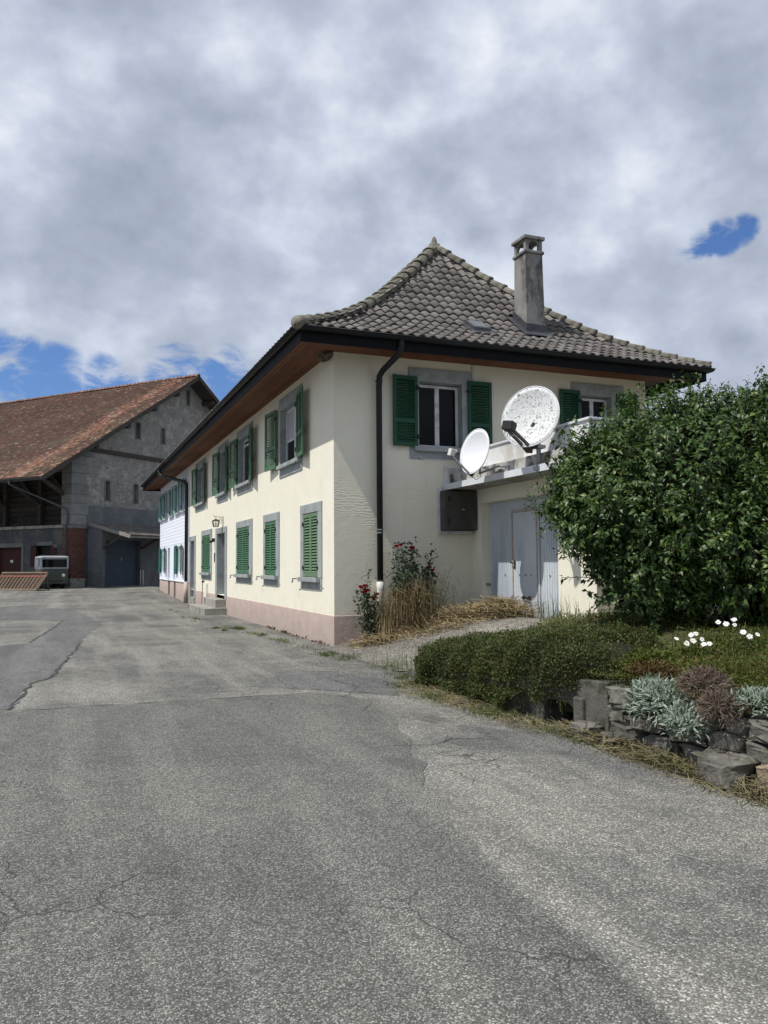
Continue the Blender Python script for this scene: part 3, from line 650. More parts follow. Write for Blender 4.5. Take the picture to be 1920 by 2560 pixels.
def gutter_prof(r_=.075, n=9):
    return [(-math.cos(math.pi * k / n) * r_, -math.sin(math.pi * k / n) * r_) for k in range(n + 1)]
def gutter(mb, path, r_=.078):
    """path: points on the gutter centre line at rim height, with outward mitre normals"""
    pr = [(r_ + .008, .008), (r_ + .012, -.004)] + [(math.cos(math.pi * k / 9) * r_, -math.sin(math.pi * k / 9) * r_ - .004) for k in range(10)]
    m = len(pr); v = []; f = []
    for p, nrm in path:
        for o_, z_ in pr: v.append((p[0] + nrm[0] * o_, p[1] + nrm[1] * o_, p[2] + z_))
    for j in range(len(path) - 1):
        for k in range(m - 1): f.append((j * m + k, j * m + k + 1, (j + 1) * m + k + 1, (j + 1) * m + k))
    mb.add(v, f)
G0 = 1.015; GZ = 6.02
mb = MB(); gutter(mb, [((-G0, YB, GZ), (-1, 0)), ((-G0, -G0, GZ), (-1, -1)), ((HW + G0, -G0, GZ), (1, -1)), ((HW + G0, YB, GZ), (1, 0))])
g = build('gutter', mb, M_gut, house, smooth=True); so = g.modifiers.new('solid', 'SOLIDIFY'); so.thickness = .005
mb = MB(); gutter(mb, [((-G0, YE - .05, GZ), (-1, 0)), ((-G0, YB + .003, GZ), (-1, 0))]); g = build('gutter', mb, M_gut, whouse, smooth=True); so = g.modifiers.new('solid', 'SOLIDIFY'); so.thickness = .005
# downpipes
mb = MB(); mb.tube([(1.06, -1.0, 5.99), (1.06, -1.0, 5.82), (1.04, -.93, 5.70), (.97, -.24, 5.52), (.94, -.13, 5.42), (.93, -.12, 5.2), (.93, -.12, 1.25)], .062, 12)
dp = build('downpipe', mb, M_gut, house, smooth=True)
for z_ in (5.32, 2.3, 2.24, 1.27):
    mb = MB(); mb.lathe([(.062, -.012), (.075, -.012), (.075, .012), (.062, .012)], 12, Matrix.Translation((.93, -.12, z_))); build('pipe_collar', mb, M_metal if z_ < 3 else M_gut, dp)
mb = MB(); mb.tube([(.93, -.12, 1.26), (.93, -.12, 1.1), (.93, -.12, .0)], [.078, .074, .072], 12); build('pipe_foot', mb, M_pvc, dp, smooth=True)
mb = MB(); mb.tube([(-1.0, 22.3, 5.98), (-1.0, 22.3, 5.78), (-.93, 22.2, 5.68), (-.2, 20.1, 5.22), (-.12, 19.9, 5.1), (-.11, 19.86, 4.9), (-.11, 19.86, .9)], .075, 10); dp = build('downpipe', mb, M_gut, whouse, smooth=True)
mb = MB(); mb.tube([(-.11, 19.86, .92), (-.11, 19.86, .0)], .09, 10); build('pipe_foot', mb, M_pink, dp, smooth=True)

# ---- chimney and skylight
x0, x1, y0, y1 = CH; mb = MB(); zb = 6.6; zt = 8.74
mb.add([(x0 - .03, y0 - .03, zb), (x1 + .03, y0 - .03, zb), (x1 + .03, y1 + .03, zb), (x0 - .03, y1 + .03, zb), (x0, y0, zt), (x1, y0, zt), (x1, y1, zt), (x0, y1, zt)], [(0, 3, 2, 1), (4, 5, 6, 7), (0, 1, 5, 4), (1, 2, 6, 5), (2, 3, 7, 6), (3, 0, 4, 7)])
ch = build('chimney', mb, M_chim, house, bevel=.01)
mb = MB(); mb.box((x0 - .035, y0 - .035, zt), (x1 + .035, y1 + .035, zt + .07)); build('chimney_collar', mb, M_chim, ch, bevel=.015)
for px_, py_ in ((x0 + .045, y0 + .045), (x1 - .045, y0 + .045), (x0 + .045, y1 - .045), (x1 - .045, y1 - .045)):
    mb = MB(); mb.box((px_ - .045, py_ - .045, zt + .07), (px_ + .045, py_ + .045, zt + .33)); build('chimney_pier', mb, M_chim, ch, bevel=.006)
mb = MB()                                                     # little arches between the piers
for (a, b, fx) in (((x0, y0), (x1, y0), 0), ((x0, y1), (x1, y1), 0), ((x0, y0), (x0, y1), 1), ((x1, y0), (x1, y1), 1)):
    L = (Vector(b) - Vector(a)).length; ins = L - .18; n = 8; off = .02
    for k in range(n):
        u0, u1 = -1 + 2 * k / n, -1 + 2 * (k + 1) / n; zA = zt + .18 + .13 * math.sqrt(max(0, 1 - u0 * u0)); zB_ = zt + .18 + .13 * math.sqrt(max(0, 1 - u1 * u1))
        for q0, q1, w0 in ((u0, u1, None),):
            m0, m1 = L / 2 + u0 * ins / 2, L / 2 + u1 * ins / 2
            sgn = 1 if (a in ((x0, y0),) or (fx == 0 and a[1] == y0) or (fx == 1 and a[0] == x0)) else -1
            P = (lambda m_, o_, z_: (a[0] + m_, a[1] + sgn * o_, z_)) if fx == 0 else (lambda m_, o_, z_: (a[0] + sgn * o_, a[1] + m_, z_))
            vv = [P(m0, .015, zA), P(m1, .015, zB_), P(m1, .075, zB_), P(m0, .075, zA), P(m0, .015, zt + .34), P(m1, .015, zt + .34), P(m1, .075, zt + .34), P(m0, .075, zt + .34)]
            mb.add(vv, [(0, 1, 2, 3), (0, 4, 5, 1), (2, 6, 7, 3)])
build('chimney_arch', mb, M_chim, ch)
mb = MB(); mb.box((x0 - .05, y0 - .05, zt + .33), (x1 + .05, y1 + .05, zt + .41)); mb.add([(x0 - .03, y0 - .03, zt + .41), (x1 + .03, y0 - .03, zt + .41), (x1 + .03, y1 + .03, zt + .41), (x0 - .03, y1 + .03, zt + .41), (x0 + .12, y0 + .12, zt + .47), (x1 - .12, y0 + .12, zt + .47), (x1 - .12, y1 - .12, zt + .47), (x0 + .12, y1 - .12, zt + .47)], [(4, 5, 6, 7), (0, 1, 5, 4), (1, 2, 6, 5), (2, 3, 7, 6), (3, 0, 4, 7)]); build('chimney_cap', mb, M_chim, ch, bevel=.012)
mb = MB()
def rz(y): return prof((y - EV) / run_y)
def slab_on_roof(mb, xa, xb, ya, yb, lo, hi): mb.add([(xa, ya, rz(ya) + lo), (xb, ya, rz(ya) + lo), (xb, yb, rz(yb) + lo), (xa, yb, rz(yb) + lo), (xa, ya, rz(ya) + hi), (xb, ya, rz(ya) + hi), (xb, yb, rz(yb) + hi), (xa, yb, rz(yb) + hi)], [(0, 3, 2, 1), (4, 5, 6, 7), (0, 1, 5, 4), (1, 2, 6, 5), (2, 3, 7, 6), (3, 0, 4, 7)])
slab_on_roof(mb, x0 - .045, x1 + .045, y0 - .045, y1 + .045, 0, .26); build('chimney_flashing', mb, M_lead, ch, bevel=.006)
mb = MB(); slab_on_roof(mb, x0 - .16, x1 + .16, y0 - .2, y0 + .05, .05, .075); slab_on_roof(mb, x0 - .17, x0 - .02, y0 - .1, y1 + .1, .052, .08); build('chimney_apron', mb, MATS['lead_flashing'], ch, bevel=.01)
mb = MB(); slab_on_roof(mb, 3.2, 3.62, .0, .42, .02, .15); sk = build('skylight', mb, M_lead, house, bevel=.008)
mb = MB(); slab_on_roof(mb, 3.24, 3.58, .05, .38, .15, .157); build('pane', mb, mat('skylight_glass', (.10, .11, .115), rough=.25, spec=.3), sk)
mb = MB(); slab_on_roof(mb, 3.08, 3.75, -.12, .5, .052, .07); build('skylight_apron', mb, M_lead, sk, bevel=.005)
# ------------------------------------------------------------ white house
mb = MB(); wh_up = [(29.6, 30.7), (27.3, 29.4), (24.75, 26.85), (22.6, 24.4), (20.85, 22.35)]
wu = [(29.75, 30.45), (27.85, 28.85), (25.3, 26.3), (23.0, 24.0), (21.2, 22.0)]
wl = [(28.3, 30.1), (21.9, 23.4)]; wd = [(26.5, 27.35), (24.3, 25.0)]
holes = [(a, b, 4.1, 5.4) for a, b in wu] + [(a, b, 1.25, 2.5) for a, b in wl] + [(a, b, .9, 2.5) for a, b in wd]
wall_strips(mb, ML, YB, YE, c(.88), c(6.0), holes, .25); build('wall', mb, M_white, whouse)
mb = MB(); mb.add([(HW, YB, -.3), (HW, YE, -.3), (HW, YE, 6), (HW, YB, 6)], [(0, 1, 2, 3)]); mb.add([(0, YE, -.3), (HW, YE, -.3), (HW, YE, 6), (RX, YE, 9.6), (0, YE, 6)], [(0, 1, 2, 3, 4)]); build('wall', mb, M_white, whouse)
for k in range(9):                                             # lapped siding lines between the floors
    z_ = 2.62 + k * .155; mb = MB(); mb.add([(YB + .12, .004, z_), (YE, .004, z_), (YE, .008, z_ + .006), (YB + .12, .008, z_ + .006), (YE, .004, z_ + .15), (YB + .12, .004, z_ + .15)], [(0, 1, 2, 3), (3, 2, 4, 5)], ML); build('siding_board', mb, M_white, whouse)
mb = MB(); z0 = YB + .12
for a, b in ((YB, wd[1][0]), (wd[1][1], wd[0][0]), (wd[0][1], YE)): mb.box((a, -.2, -.2), (b, -.02, .88), ML)
build('plinth', mb, M_pink, whouse, bevel=.006)
mb = MB(); mb.box((YB + .12, -.02, .86), (YE, .02, .90), ML); build('drip_edge', mb, M_white, whouse)
M_wd2 = mat('grey_plank_door', (.26, .25, .26), (.21, .2, .21), 3, .7)
for a, b in wd: door(whouse, ML, (a, b, .1, 2.5), -.2, M_wd2, False)
for i, (a, b) in enumerate(wu):
    casement(whouse, ML, a, b, 4.1, 5.4, -.12, 2); w_ = .5
    shutter(whouse, hangM(ML, a, 4.05, .05, 10, True), w_, 1.4, M_greenP, .06, (.5,), slats=False); shutter(whouse, hangM(ML, b, 4.05, .05, 5, False), w_, 1.4, M_greenP, .06, (.5,), slats=False)
    mb = MB(); mb.box((a - .1, 0, 4.0), (b + .1, .1, 4.05), ML); build('sill', mb, M_wfr, whouse)
    for hM, ww in ((hangM(ML, a, 4.05, .05, 10, True), w_), (hangM(ML, b, 4.05, .05, 5, False), w_)):
        mb = MB(); mb.box((.05, -.008, .05), (ww - .05, .008, 1.35), hM); build('shutter_panel', mb, M_greenP if hM.determinant() > 0 else M_greenD, whouse)
for a, b in wl:
    casement(whouse, ML, a, b, 1.25, 2.5, -.12, 2)
    for M, ww in ((hangM(ML, a, 1.2, .05, 9, True), .55), (hangM(ML, b, 1.2, .05, 5, False), .5)):
        shutter(whouse, M, ww, 1.35, M_greenD, .06, (.5,), slats=False); mb = MB(); mb.box((.05, -.008, .05), (ww - .05, .008, 1.3), M); build('shutter_panel', mb, M_greenD, whouse)
roof2 = MB(); n = 10
for k in range(n):
    t0, t1 = k / n, (k + 1) / n; za, zb_ = prof(t0) - .03, prof(t1) - .03
    roof2.add([(EV + run_x * t0, YB, za), (EV + run_x * t1, YB, zb_), (EV + run_x * t1, YE + .05, zb_), (EV + run_x * t0, YE + .05, za)], [(0, 1, 2, 3)])
    roof2.add([(XE - run_x * t0, YB, za), (XE - run_x * t1, YB, zb_), (XE - run_x * t1, YE + .05, zb_), (XE - run_x * t0, YE + .05, za)], [(3, 2, 1, 0)])
rf2 = build('roof', roof2, M_tileS, whouse); slope_tiles('roof_tile', YB + .01, YE + .05, rf2, False)

# ------------------------------------------------------------ garage annex
gar = thing('garage', (3.1, -2.1, .5), 'flat roofed cream garage with pale blue door and white parapet', 'garage')
MGa = frame((3.08, 0, 0), (0, -1, 0), (-1, 0, 0), (0, 0, 1))    # a runs towards the camera, out = -x
GY = 4.24; GX = 7.6
mb = MB(); wall_strips(mb, MGa, 0, GY, c(.2), c(3.15), [(.42, 3.16, .2, 2.86)], .2); build('wall', mb, M_creamL, gar)
mb = MB(); mb.add([(3.08, -GY, .2), (GX, -GY, .2), (GX, -GY, 3.15), (3.08, -GY, 3.15)], [(0, 1, 2, 3)]); mb.add([(GX, -GY, .2), (GX, 0, .2), (GX, 0, 3.15), (GX, -GY, 3.15)], [(0, 1, 2, 3)]); build('wall', mb, M_creamR, gar)
mb = MB(); mb.box((2.42, -4.62, 3.15), (GX, -.002, 3.235)); build('roof_slab', mb, M_conc, gar, bevel=.006)
mb = MB(); mb.box((2.395, -4.645, 3.14), (2.417, -.003, 3.26)); mb.box((2.417, -4.645, 3.14), (GX, -4.622, 3.26)); mb.box((2.4, -4.62, 3.236), (2.52, -.003, 3.259)); build('drip_edge', mb, M_zinc, gar)
mb = MB(); mb.box((2.5, -4.55, 3.237), (2.62, -.004, 3.47)); mb.box((2.622, -4.55, 3.237), (GX, -4.43, 3.47)); build('upstand', mb, M_dirty, gar, bevel=.012)
mb = MB(); mb.box((2.62, -4.42, 3.237), (2.84, -.003, 3.468)); mb.box((2.82, -4.48, 3.47), (2.96, -.004, 3.9)); mb.box((2.962, -4.48, 3.47), (GX, -4.34, 3.9)); build('parapet', mb, M_parw, gar, bevel=.008)
mb = MB(); mb.box((2.79, -4.52, 3.9), (3.0, -.005, 3.945)); mb.box((3.002, -4.52, 3.9), (GX, -4.31, 3.945)); build('coping', mb, M_zinc, gar, bevel=.008)
mb = MB(); mb.box((2.42, -.12, 3.245), (2.499, -.006, 3.62)); mb.box((2.5, -.02, 3.472), (2.82, -.006, 3.62)); build('wall_flashing', mb, M_parw, gar)
# door: ribbed sheets left and right of a wicket
MGd = MGa @ Matrix.Translation((0, -.2, 0))
gd = MB(); gd.box((.42, -.03, .25), (3.16, 0, 2.86), MGd); gdo = build('garage_door', gd, M_gdoor, gar)
k = 0; a = .44
while a < 3.13:
    if not (1.24 < a < 2.24):
        mb = MB(); mb.prism([(0, 0)] * 0 or [(a, .28), (a + .062, .28), (a + .062, 2.84), (a, 2.84)], 0.0, .006, MGd); mb.box((a + .064, 0, .28), (a + .078, .012, 2.84), MGd); build('door_board', mb, M_gdoor, gdo)
    else:
        mb = MB(); mb.box((a, 0, 2.66), (a + .062, .006, 2.84), MGd); build('door_board', mb, M_gdoor, gdo)
    a += .08
mb = MB(); mb.box((1.32, .0, .3), (1.36, .035, 2.6), MGd); mb.box((2.2, .0, .3), (2.24, .035, 2.6), MGd); mb.box((1.32, 0, 2.6), (2.24, .035, 2.65), MGd); build('wicket_frame', mb, M_rust, gdo, bevel=.003)
mb = MB(); mb.tube([(2.29, .03, .35), (2.29, .03, 2.72)], .022, 8, MGd); build('guide_rail', mb, M_gdoor, gdo)
wk = MB(); wk.box((1.365, .002, .3), (2.195, .022, 2.595), MGd); wko = build('wicket_door', wk, M_gdoor, gdo)
for k in range(9):
    mb = MB(); q = 1.44 + k * .085; mb.box((q, .022, .34), (q + .012, .027, 1.55), MGd); build('wicket_rib', mb, M_gdoor, gdo)
mb = MB(); mb.tube([(1.72, .03, .95), (1.72, .07, .95), (1.94, .07, .95), (1.94, .03, .95)], .014, 6, MGd); mb.box((1.68, .02, .92), (1.76, .04, .98), MGd); mb.box((1.9, .02, .92), (1.98, .04, .98), MGd); build('pull_handle', mb, M_black, gdo)
mb = MB(); mb.tube([(1.345, .03, 1.62), (1.345, .08, 1.62), (1.46, .08, 1.61)], .012, 6, MGd); mb.box((1.41, .022, 1.5), (1.45, .04, 1.66), MGd); build('lever_handle', mb, M_black, gdo)
for q in (.5, 1.02, 1.6, 1.8, 2.0, 2.62):
    mb = MB(); mb.lathe([(0, .014), (.014, .012), (.02, 0)], 8, MGd @ Matrix.Translation((q, .012 if q < 1.3 or q > 2.3 else .026, 1.38)) @ Matrix.Rotation(rad(-90), 4, 'X')); build('rivet', mb, M_metal, gdo)
mb = MB(); mb.tube([(.44, .03, 1.18), (.44, .1, 1.18)], .025, 8, MGd); mb.lathe([(0, .05), (.03, .04), (.035, 0)], 8, MGd @ Matrix.Translation((.44, .1, 1.16))); build('wall_tap', mb, M_metal, gar)
mb = MB(); mb.tube([(3.42, -GY - .07, .2), (3.42, -GY - .07, 3.1)], .05, 10); build('downpipe', mb, M_pvc, gar, smooth=True)

# meter cabinet in the corner
cabn = thing('meter_cabinet', (2.7, 0, 2.3), 'dark grey metal meter cabinet on the house wall beside the garage', 'cabinet')
mb = MB(); mb.box((2.30, -.26, 2.30), (3.05, -.02, 3.12)); build('box', mb, M_cab, cabn, bevel=.006)
mb = MB(); mb.box((2.41, -.275, 2.32), (3.045, -.262, 3.10)); dr = build('cabinet_door', mb, M_cab, cabn, bevel=.004)
mb = MB(); mb.box((2.71, -.285, 2.72), (2.76, -.276, 2.735)); build('lock', mb, M_plast, dr)
mb = MB()
for z_ in (2.48, 2.95): mb = MB(); mb.box((2.395, -.29, z_ - .05), (2.42, -.276, z_ + .05)); build('hinge', mb, M_black, dr)
mb = MB(); mb.box((2.26, -.07, 2.22), (2.33, -.01, 3.19)); mb.box((2.331, -.1, 2.22), (3.05, -.012, 2.29)); build('cabinet_frame', mb, M_wfr, cabn, bevel=.004)

# ------------------------------------------------------------ satellite dishes
CR = Vector((.9287, -.3707, -.0074)); CU = Vector((-.0170, -.0625, .9979)); CF = Vector((.3703, .9267, .0644))
def dish(name, ctr, nrm, rx, ry, lean, m, label, depth=.10):
    t = thing(name, ctr, label, 'satellite dish', 'satellite dishes on the garage roof')
    n_ = nrm.normalized(); up = (CU + CR * lean); up = (up - n_ * up.dot(n_)).normalized(); sd = up.cross(n_)
    M = frame(ctr, sd, up, n_); mb = MB(); V = []; F = []; nr, ns = 7, 40
    for side, off in ((0, 0), (1, -.022)):
        for i in range(nr + 1):
            q = i / nr
            for k in range(ns): V.append((math.cos(2 * math.pi * k / ns) * rx * q, math.sin(2 * math.pi * k / ns) * ry * q, depth * (q * q - 1) + off))
    B = (nr + 1) * ns
    for s_ in (0, 1):
        for i in range(nr):
            for k in range(ns):
                k2 = (k + 1) % ns; f = (s_ * B + i * ns + k, s_ * B + i * ns + k2, s_ * B + (i + 1) * ns + k2, s_ * B + (i + 1) * ns + k); F.append(f if s_ == 0 else f[::-1])
    for k in range(ns): k2 = (k + 1) % ns; F.append((nr * ns + k, nr * ns + k2, B + nr * ns + k2, B + nr * ns + k))
    mb.add(V, F, M); build('reflector', mb, m, t, smooth=True)
    mb = MB(); mb.tube([tuple(M @ Vector((math.cos(2 * math.pi * k / 40) * rx, math.sin(2 * math.pi * k / 40) * ry, -.008))) for k in range(41)], .011, 6, cap=False); build('rim', mb, M_zinc if m is M_dishl else m, t, smooth=True)
    return t, M
# large one
nb = (-CR * .60 + CU * .22 - CF * .77)
t, M = dish('satellite_dish', Vector((2.27, -3.62, 4.07)), nb, .53, .53, .12, M_dishl, 'large lichen-spotted satellite dish with black receiver on a post', .11)
mb = MB(); mb.tube([(2.43, -3.62, 3.05), (2.43, -3.62, 3.98)], .04, 10); build('post', mb, M_metal, t, smooth=True)
mb = MB()
for z_ in (3.2, 3.56): mb.box((2.37, -3.70, z_ - .03), (2.52, -3.54, z_ + .03))
build('clamp', mb, M_metal, t, bevel=.004)
P = lambda x, y, z: tuple(M @ Vector((x, y, z)))
mb = MB(); mb.bar(P(-.06, -.50, -.10), P(-.05, -.40, .54), .035, .05); mb.bar(P(.06, -.50, -.10), P(.05, -.40, .54), .035, .05); build('feed_arm', mb, M_iron, t)
mb = MB(); mb.box((-.09, -.43, .50), (.09, -.28, .66), M); mb.tube([P(0, -.36, .62), P(0, -.30, .42)], .05, 10); build('receiver', mb, M_black, t, bevel=.008)
mb = MB(); mb.tube([P(-.08, -.43, .55), P(-.07, -.52, .54), P(-.02, -.52, .55), P(-.01, -.44, .56), P(.03, -.52, .55), P(.06, -.46, .45)], .008, 5); build('cable', mb, M_plast, t)
mb = MB(); mb.bar(P(0, -.1, -.12), (2.43, -3.62, 3.9), .09, .07); mb.add([P(-.1, -.5, -.05), P(.1, -.5, -.05), P(.06, -.58, -.22), P(-.06, -.58, -.22), P(-.08, -.3, -.16), P(.08, -.3, -.16)], [(0, 1, 2, 3), (3, 2, 5, 4), (0, 3, 4), (1, 5, 2), (0, 4, 5, 1)]); build('bracket', mb, M_iron, t)
# small one
ns_ = (-CR * .80 + CU * .20 - CF * .50)
t, M = dish('satellite_dish', Vector((1.98, -2.18, 3.66)), ns_, .40, .42, .22, M_dishw, 'smaller clean white satellite dish with pale receiver arm, left of the large one', .09)
P = lambda x, y, z: tuple(M @ Vector((x, y, z)))
mb = MB(); mb.bar(P(0, -.42, -.02), P(0, -.2, .47), .03, .035); build('feed_arm', mb, M_metal, t)
mb = MB(); mb.box((-.05, -.21, .43), (.05, -.08, .53), M); mb.tube([P(0, -.13, .5), P(0, -.10, .38)], .035, 10); build('receiver', mb, M_plast, t, bevel=.01)
mb = MB(); mb.tube([P(0, -.05, -.11), P(0, -.05, -.2), P(0, -.36, -.24), (2.3, -2.5, 3.36), (2.5, -2.62, 3.36)], .022, 8); build('mount_pipe', mb, M_metal, t, smooth=True)
mb = MB(); mb.box((2.47, -2.72, 3.26), (2.5, -2.52, 3.45)); build('wall_plate', mb, M_metal, t, bevel=.003)
mb = MB(); mb.add([P(-.06, -.43, -.02), P(.06, -.43, -.02), P(.05, -.30, -.14), P(-.05, -.30, -.14), P(0, -.47, -.1)], [(0, 1, 4), (1, 2, 4), (2, 3, 4), (3, 0, 4)]); mb.tube([P(.0, -.44, -.03), P(.1, -.5, -.12), P(.05, -.42, -.25), P(0, -.25, -.22)], .007, 5); build('arm_bracket', mb, M_iron, t)
mb = MB()
for q in (-.05, .25): mb.tube([P(-.02, q - .1, -.1), P(-.02, q - .1, -.26)], .008, 5); mb.box((-.05, q - .13, -.2), (.03, q - .07, -.16), M)
build('clamp_bolt', mb, M_iron, t)

# ------------------------------------------------------------ lantern, nest
ln = thing('wall_lantern', (0, 11.9, 2.9), 'wrought iron lantern on a scrolled bracket above the house door', 'lantern')
mb = MB(); mb.tube([(0, .01, 2.86), (0, .01, 3.24)], .012, 6, ML @ Matrix.Translation((11.9, 0, 0))); mb.tube([(0, 0, 3.22), (0, .28, 3.23), (0, .34, 3.27)], .010, 6, ML @ Matrix.Translation((11.9, 0, 0)))
mb.tube([(0, .10 + .07 * math.cos(q) * (1 - q / 14), 3.08 + .1 * math.sin(q) * (1 - q / 14)) for q in np.linspace(0, 8, 26)], .007, 5, ML @ Matrix.Translation((11.9, 0, 0))); build('bracket', mb, M_iron, ln)
ML_l = ML @ Matrix.Translation((11.9, .25, 0)); mb = MB()
for sx, sy in ((-1, -1), (1, -1), (1, 1), (-1, 1)): mb.bar((sx * .07, sy * .07, 2.9), (sx * .105, sy * .105, 3.09), .018, .018, ML_l)
for z_, r_ in ((2.9, .07), (3.09, .105)):
    for q in range(4):
        a_ = [(-1, -1), (1, -1), (1, 1), (-1, 1)]; p0, p1 = a_[q], a_[(q + 1) % 4]; mb.bar((p0[0] * r_, p0[1] * r_, z_), (p1[0] * r_, p1[1] * r_, z_), .02, .02, ML_l)
mb.add([(-.12, -.12, 3.095), (.12, -.12, 3.095), (.12, .12, 3.095), (-.12, .12, 3.095), (0, 0, 3.17)], [(0, 1, 4), (1, 2, 4), (2, 3, 4), (3, 0, 4), (3, 2, 1, 0)], ML_l); mb.tube([(0, 0, 3.16), (0, 0, 3.23)], .008, 5, ML_l); build('lantern_cage', mb, M_iron, ln)
mb = MB(); mb.lathe([(.0, 2.92), (.03, 2.93), (.035, 3.0), (.02, 3.05), (0, 3.06)], 10, ML_l); build('bulb', mb, mat('bulb_glass', (.75, .74, .68), rough=.2), ln, smooth=True)
V = []; F = []; mb = MB(); rg = random.Random(3)
for i in range(9):
    for k in range(14):
        th = math.pi * .5 * i / 8; ph = 2 * math.pi * k / 14; r_ = .17 * (1 + rg.uniform(-.22, .22)); V.append((-.16 + math.cos(ph) * math.sin(th) * r_ * .9, .16 + math.sin(ph) * math.sin(th) * r_ * 1.5, 5.885 - math.cos(th) * r_ * 1.0))
for i in range(8):
    for k in range(14): k2 = (k + 1) % 14; F.append((i * 14 + k, i * 14 + k2, (i + 1) * 14 + k2, (i + 1) * 14 + k))
mb.add(V, F); tag(build('bird_nest', mb, M_nest), 'mud swallow nest tucked under the eaves at the house corner', 'nest')
bs_ = thing('leaning_broom', (-.25, 15.0, 0), 'thin pole leaning on the house wall beside the steps', 'pole')
mb = MB(); mb.tube([(-.2, 15.1, .02), (-.06, 15.75, .98)], .014, 6); build('handle', mb, M_iron, bs_); mb = MB(); mb.box((-.08, 15.7, .96), (-.02, 15.86, 1.03)); build('grip', mb, M_black, bs_)

# ------------------------------------------------------------ retaining wall
rw = thing('retaining_wall', (-.3, -8.5, 0), 'low stone and concrete retaining wall below the hedge with a drain opening', 'wall')
M_stone = mat('field_stone', (.165, .155, .135), (.105, .10, .092), 9, .95, .03, 14, rand=.3, c3=(.07, .07, .055), s3=6, lim3=(.45, .6))
M_stoneY = mat('ochre_stone', (.30, .24, .15), (.24, .21, .16), 9, .95, .03, 14, c3=(.1, .09, .07), s3=6)
M_mort = mat('mortar', (.20, .19, .165), (.14, .135, .12), 7, 1, .01, 30, c3=(.06, .065, .04), s3=3)
MW = frame((-.30, 0, 0), (0, -1, 0), (-1, 0, 0), (0, 0, 1))
mb = MB()
ar = [(8.46, .0), (8.46, .10), (8.42, .19), (8.34, .235), (8.0, .235), (7.93, .20), (7.9, .1), (7.9, .0)]
def wt(a): return float(wtop(-a)) + .03
prev = 4.9
outer = [(4.9, -.1), (7.9, -.1)] ; 
mb.prism([(4.05, -.1), (7.9, -.1), (7.9, wt(7.9)), (6.5, wt(6.5)), (5.2, wt(5.2)), (4.9, .15), (4.6, .11), (4.3, .055), (4.05, .012)], -.3, .03, MW)
mb.prism([(8.46, -.1), (8.95, -.1), (8.95, wt(8.95)), (8.46, wt(8.46))], -.3, .03, MW)
mb.prism([(7.9, .1), (7.93, .2), (8.0, .235), (8.34, .235), (8.42, .19), (8.46, .10), (8.46, wt(8.46)), (7.9, wt(7.9))], -.3, .03, MW)
build('concrete_face', mb, mat('wall_concrete', (.13, .125, .11), (.085, .083, .075), 4, .95, .012, 25, c3=(.045, .048, .032), s3=2.5), rw, bevel=.012)
mb = MB(); mb.box((7.85, -1.0, -.12), (8.5, -.7, .3), MW); build('drain_back', mb, M_black, rw)  # black plate paints the darkness inside the drain
mb = MB(); mb.box((8.47, .0, -.05), (8.62, .075, .33), MW); build('drain_pier', mb, MATS['wall_concrete'], rw, bevel=.02)
mb = MB(); mb.prism([(8.95, -.1), (14, -.1), (14, wt(14) - .02), (8.95, wt(8.95) - .02)], -.4, -.06, MW); build('core', mb, M_mort, rw)
def boulder(rg, ru, rv, rw_, n1=9, n2=14):
    V = []; F = []; ph0 = rg.uniform(0, 6); k1, k2_ = rg.uniform(1.5, 3), rg.uniform(1.5, 3)
    for i in range(n1 + 1):
        th = math.pi * i / n1
        for k in range(n2):
            ph = 2 * math.pi * k / n2; p = Vector((math.sin(th) * math.cos(ph), math.sin(th) * math.sin(ph), math.cos(th)))
            q = Vector([math.copysign(abs(a_) ** .42, a_) for a_ in p]); s_ = 1 + .16 * math.sin(k1 * p.x * 2 + ph0) * math.cos(k2_ * p.z * 2 + ph0) + rg.uniform(-.11, .09)
            V.append((q.x * ru * s_, q.y * rw_ * s_, q.z * rv * s_))
    for i in range(n1):
        for k in range(n2): kk = (k + 1) % n2; F.append((i * n2 + k, i * n2 + kk, (i + 1) * n2 + kk, (i + 1) * n2 + k))
    return MB().add(V, F)
rg = random.Random(5); z_ = .0
for row, hh in ((0, .17), (1, .15), (2, .15)):
    a = 8.95 + rg.uniform(0, .1)
    while a < 12.6:
        ww = rg.uniform(.22, .46); h2 = hh * rg.uniform(.8, 1.15)
        if z_ + h2 * .6 < wt(a):
            m = M_stoneY if (row == 0 and 10.55 < a < 10.8) or rg.random() < .06 else M_stone
            o = build('stone', boulder(rg, ww * .5, h2 * .52, .13), m, rw, M=MW @ Matrix.Translation((a + ww / 2, -.06 + rg.uniform(-.03, .03), z_ + h2 / 2)) @ Matrix.Rotation(rg.uniform(-.12, .12), 4, 'Y'))
        a += ww + .02
    z_ += hh + .005
for a, zz, s_ in ((8.75, .04, .12), (9.15, .03, .10), (10.45, .08, .16)): build('stone', boulder(rg, s_ * 1.3, s_ * .8, s_), M_stone, rw, M=MW @ Matrix.Translation((a, .12, zz)))
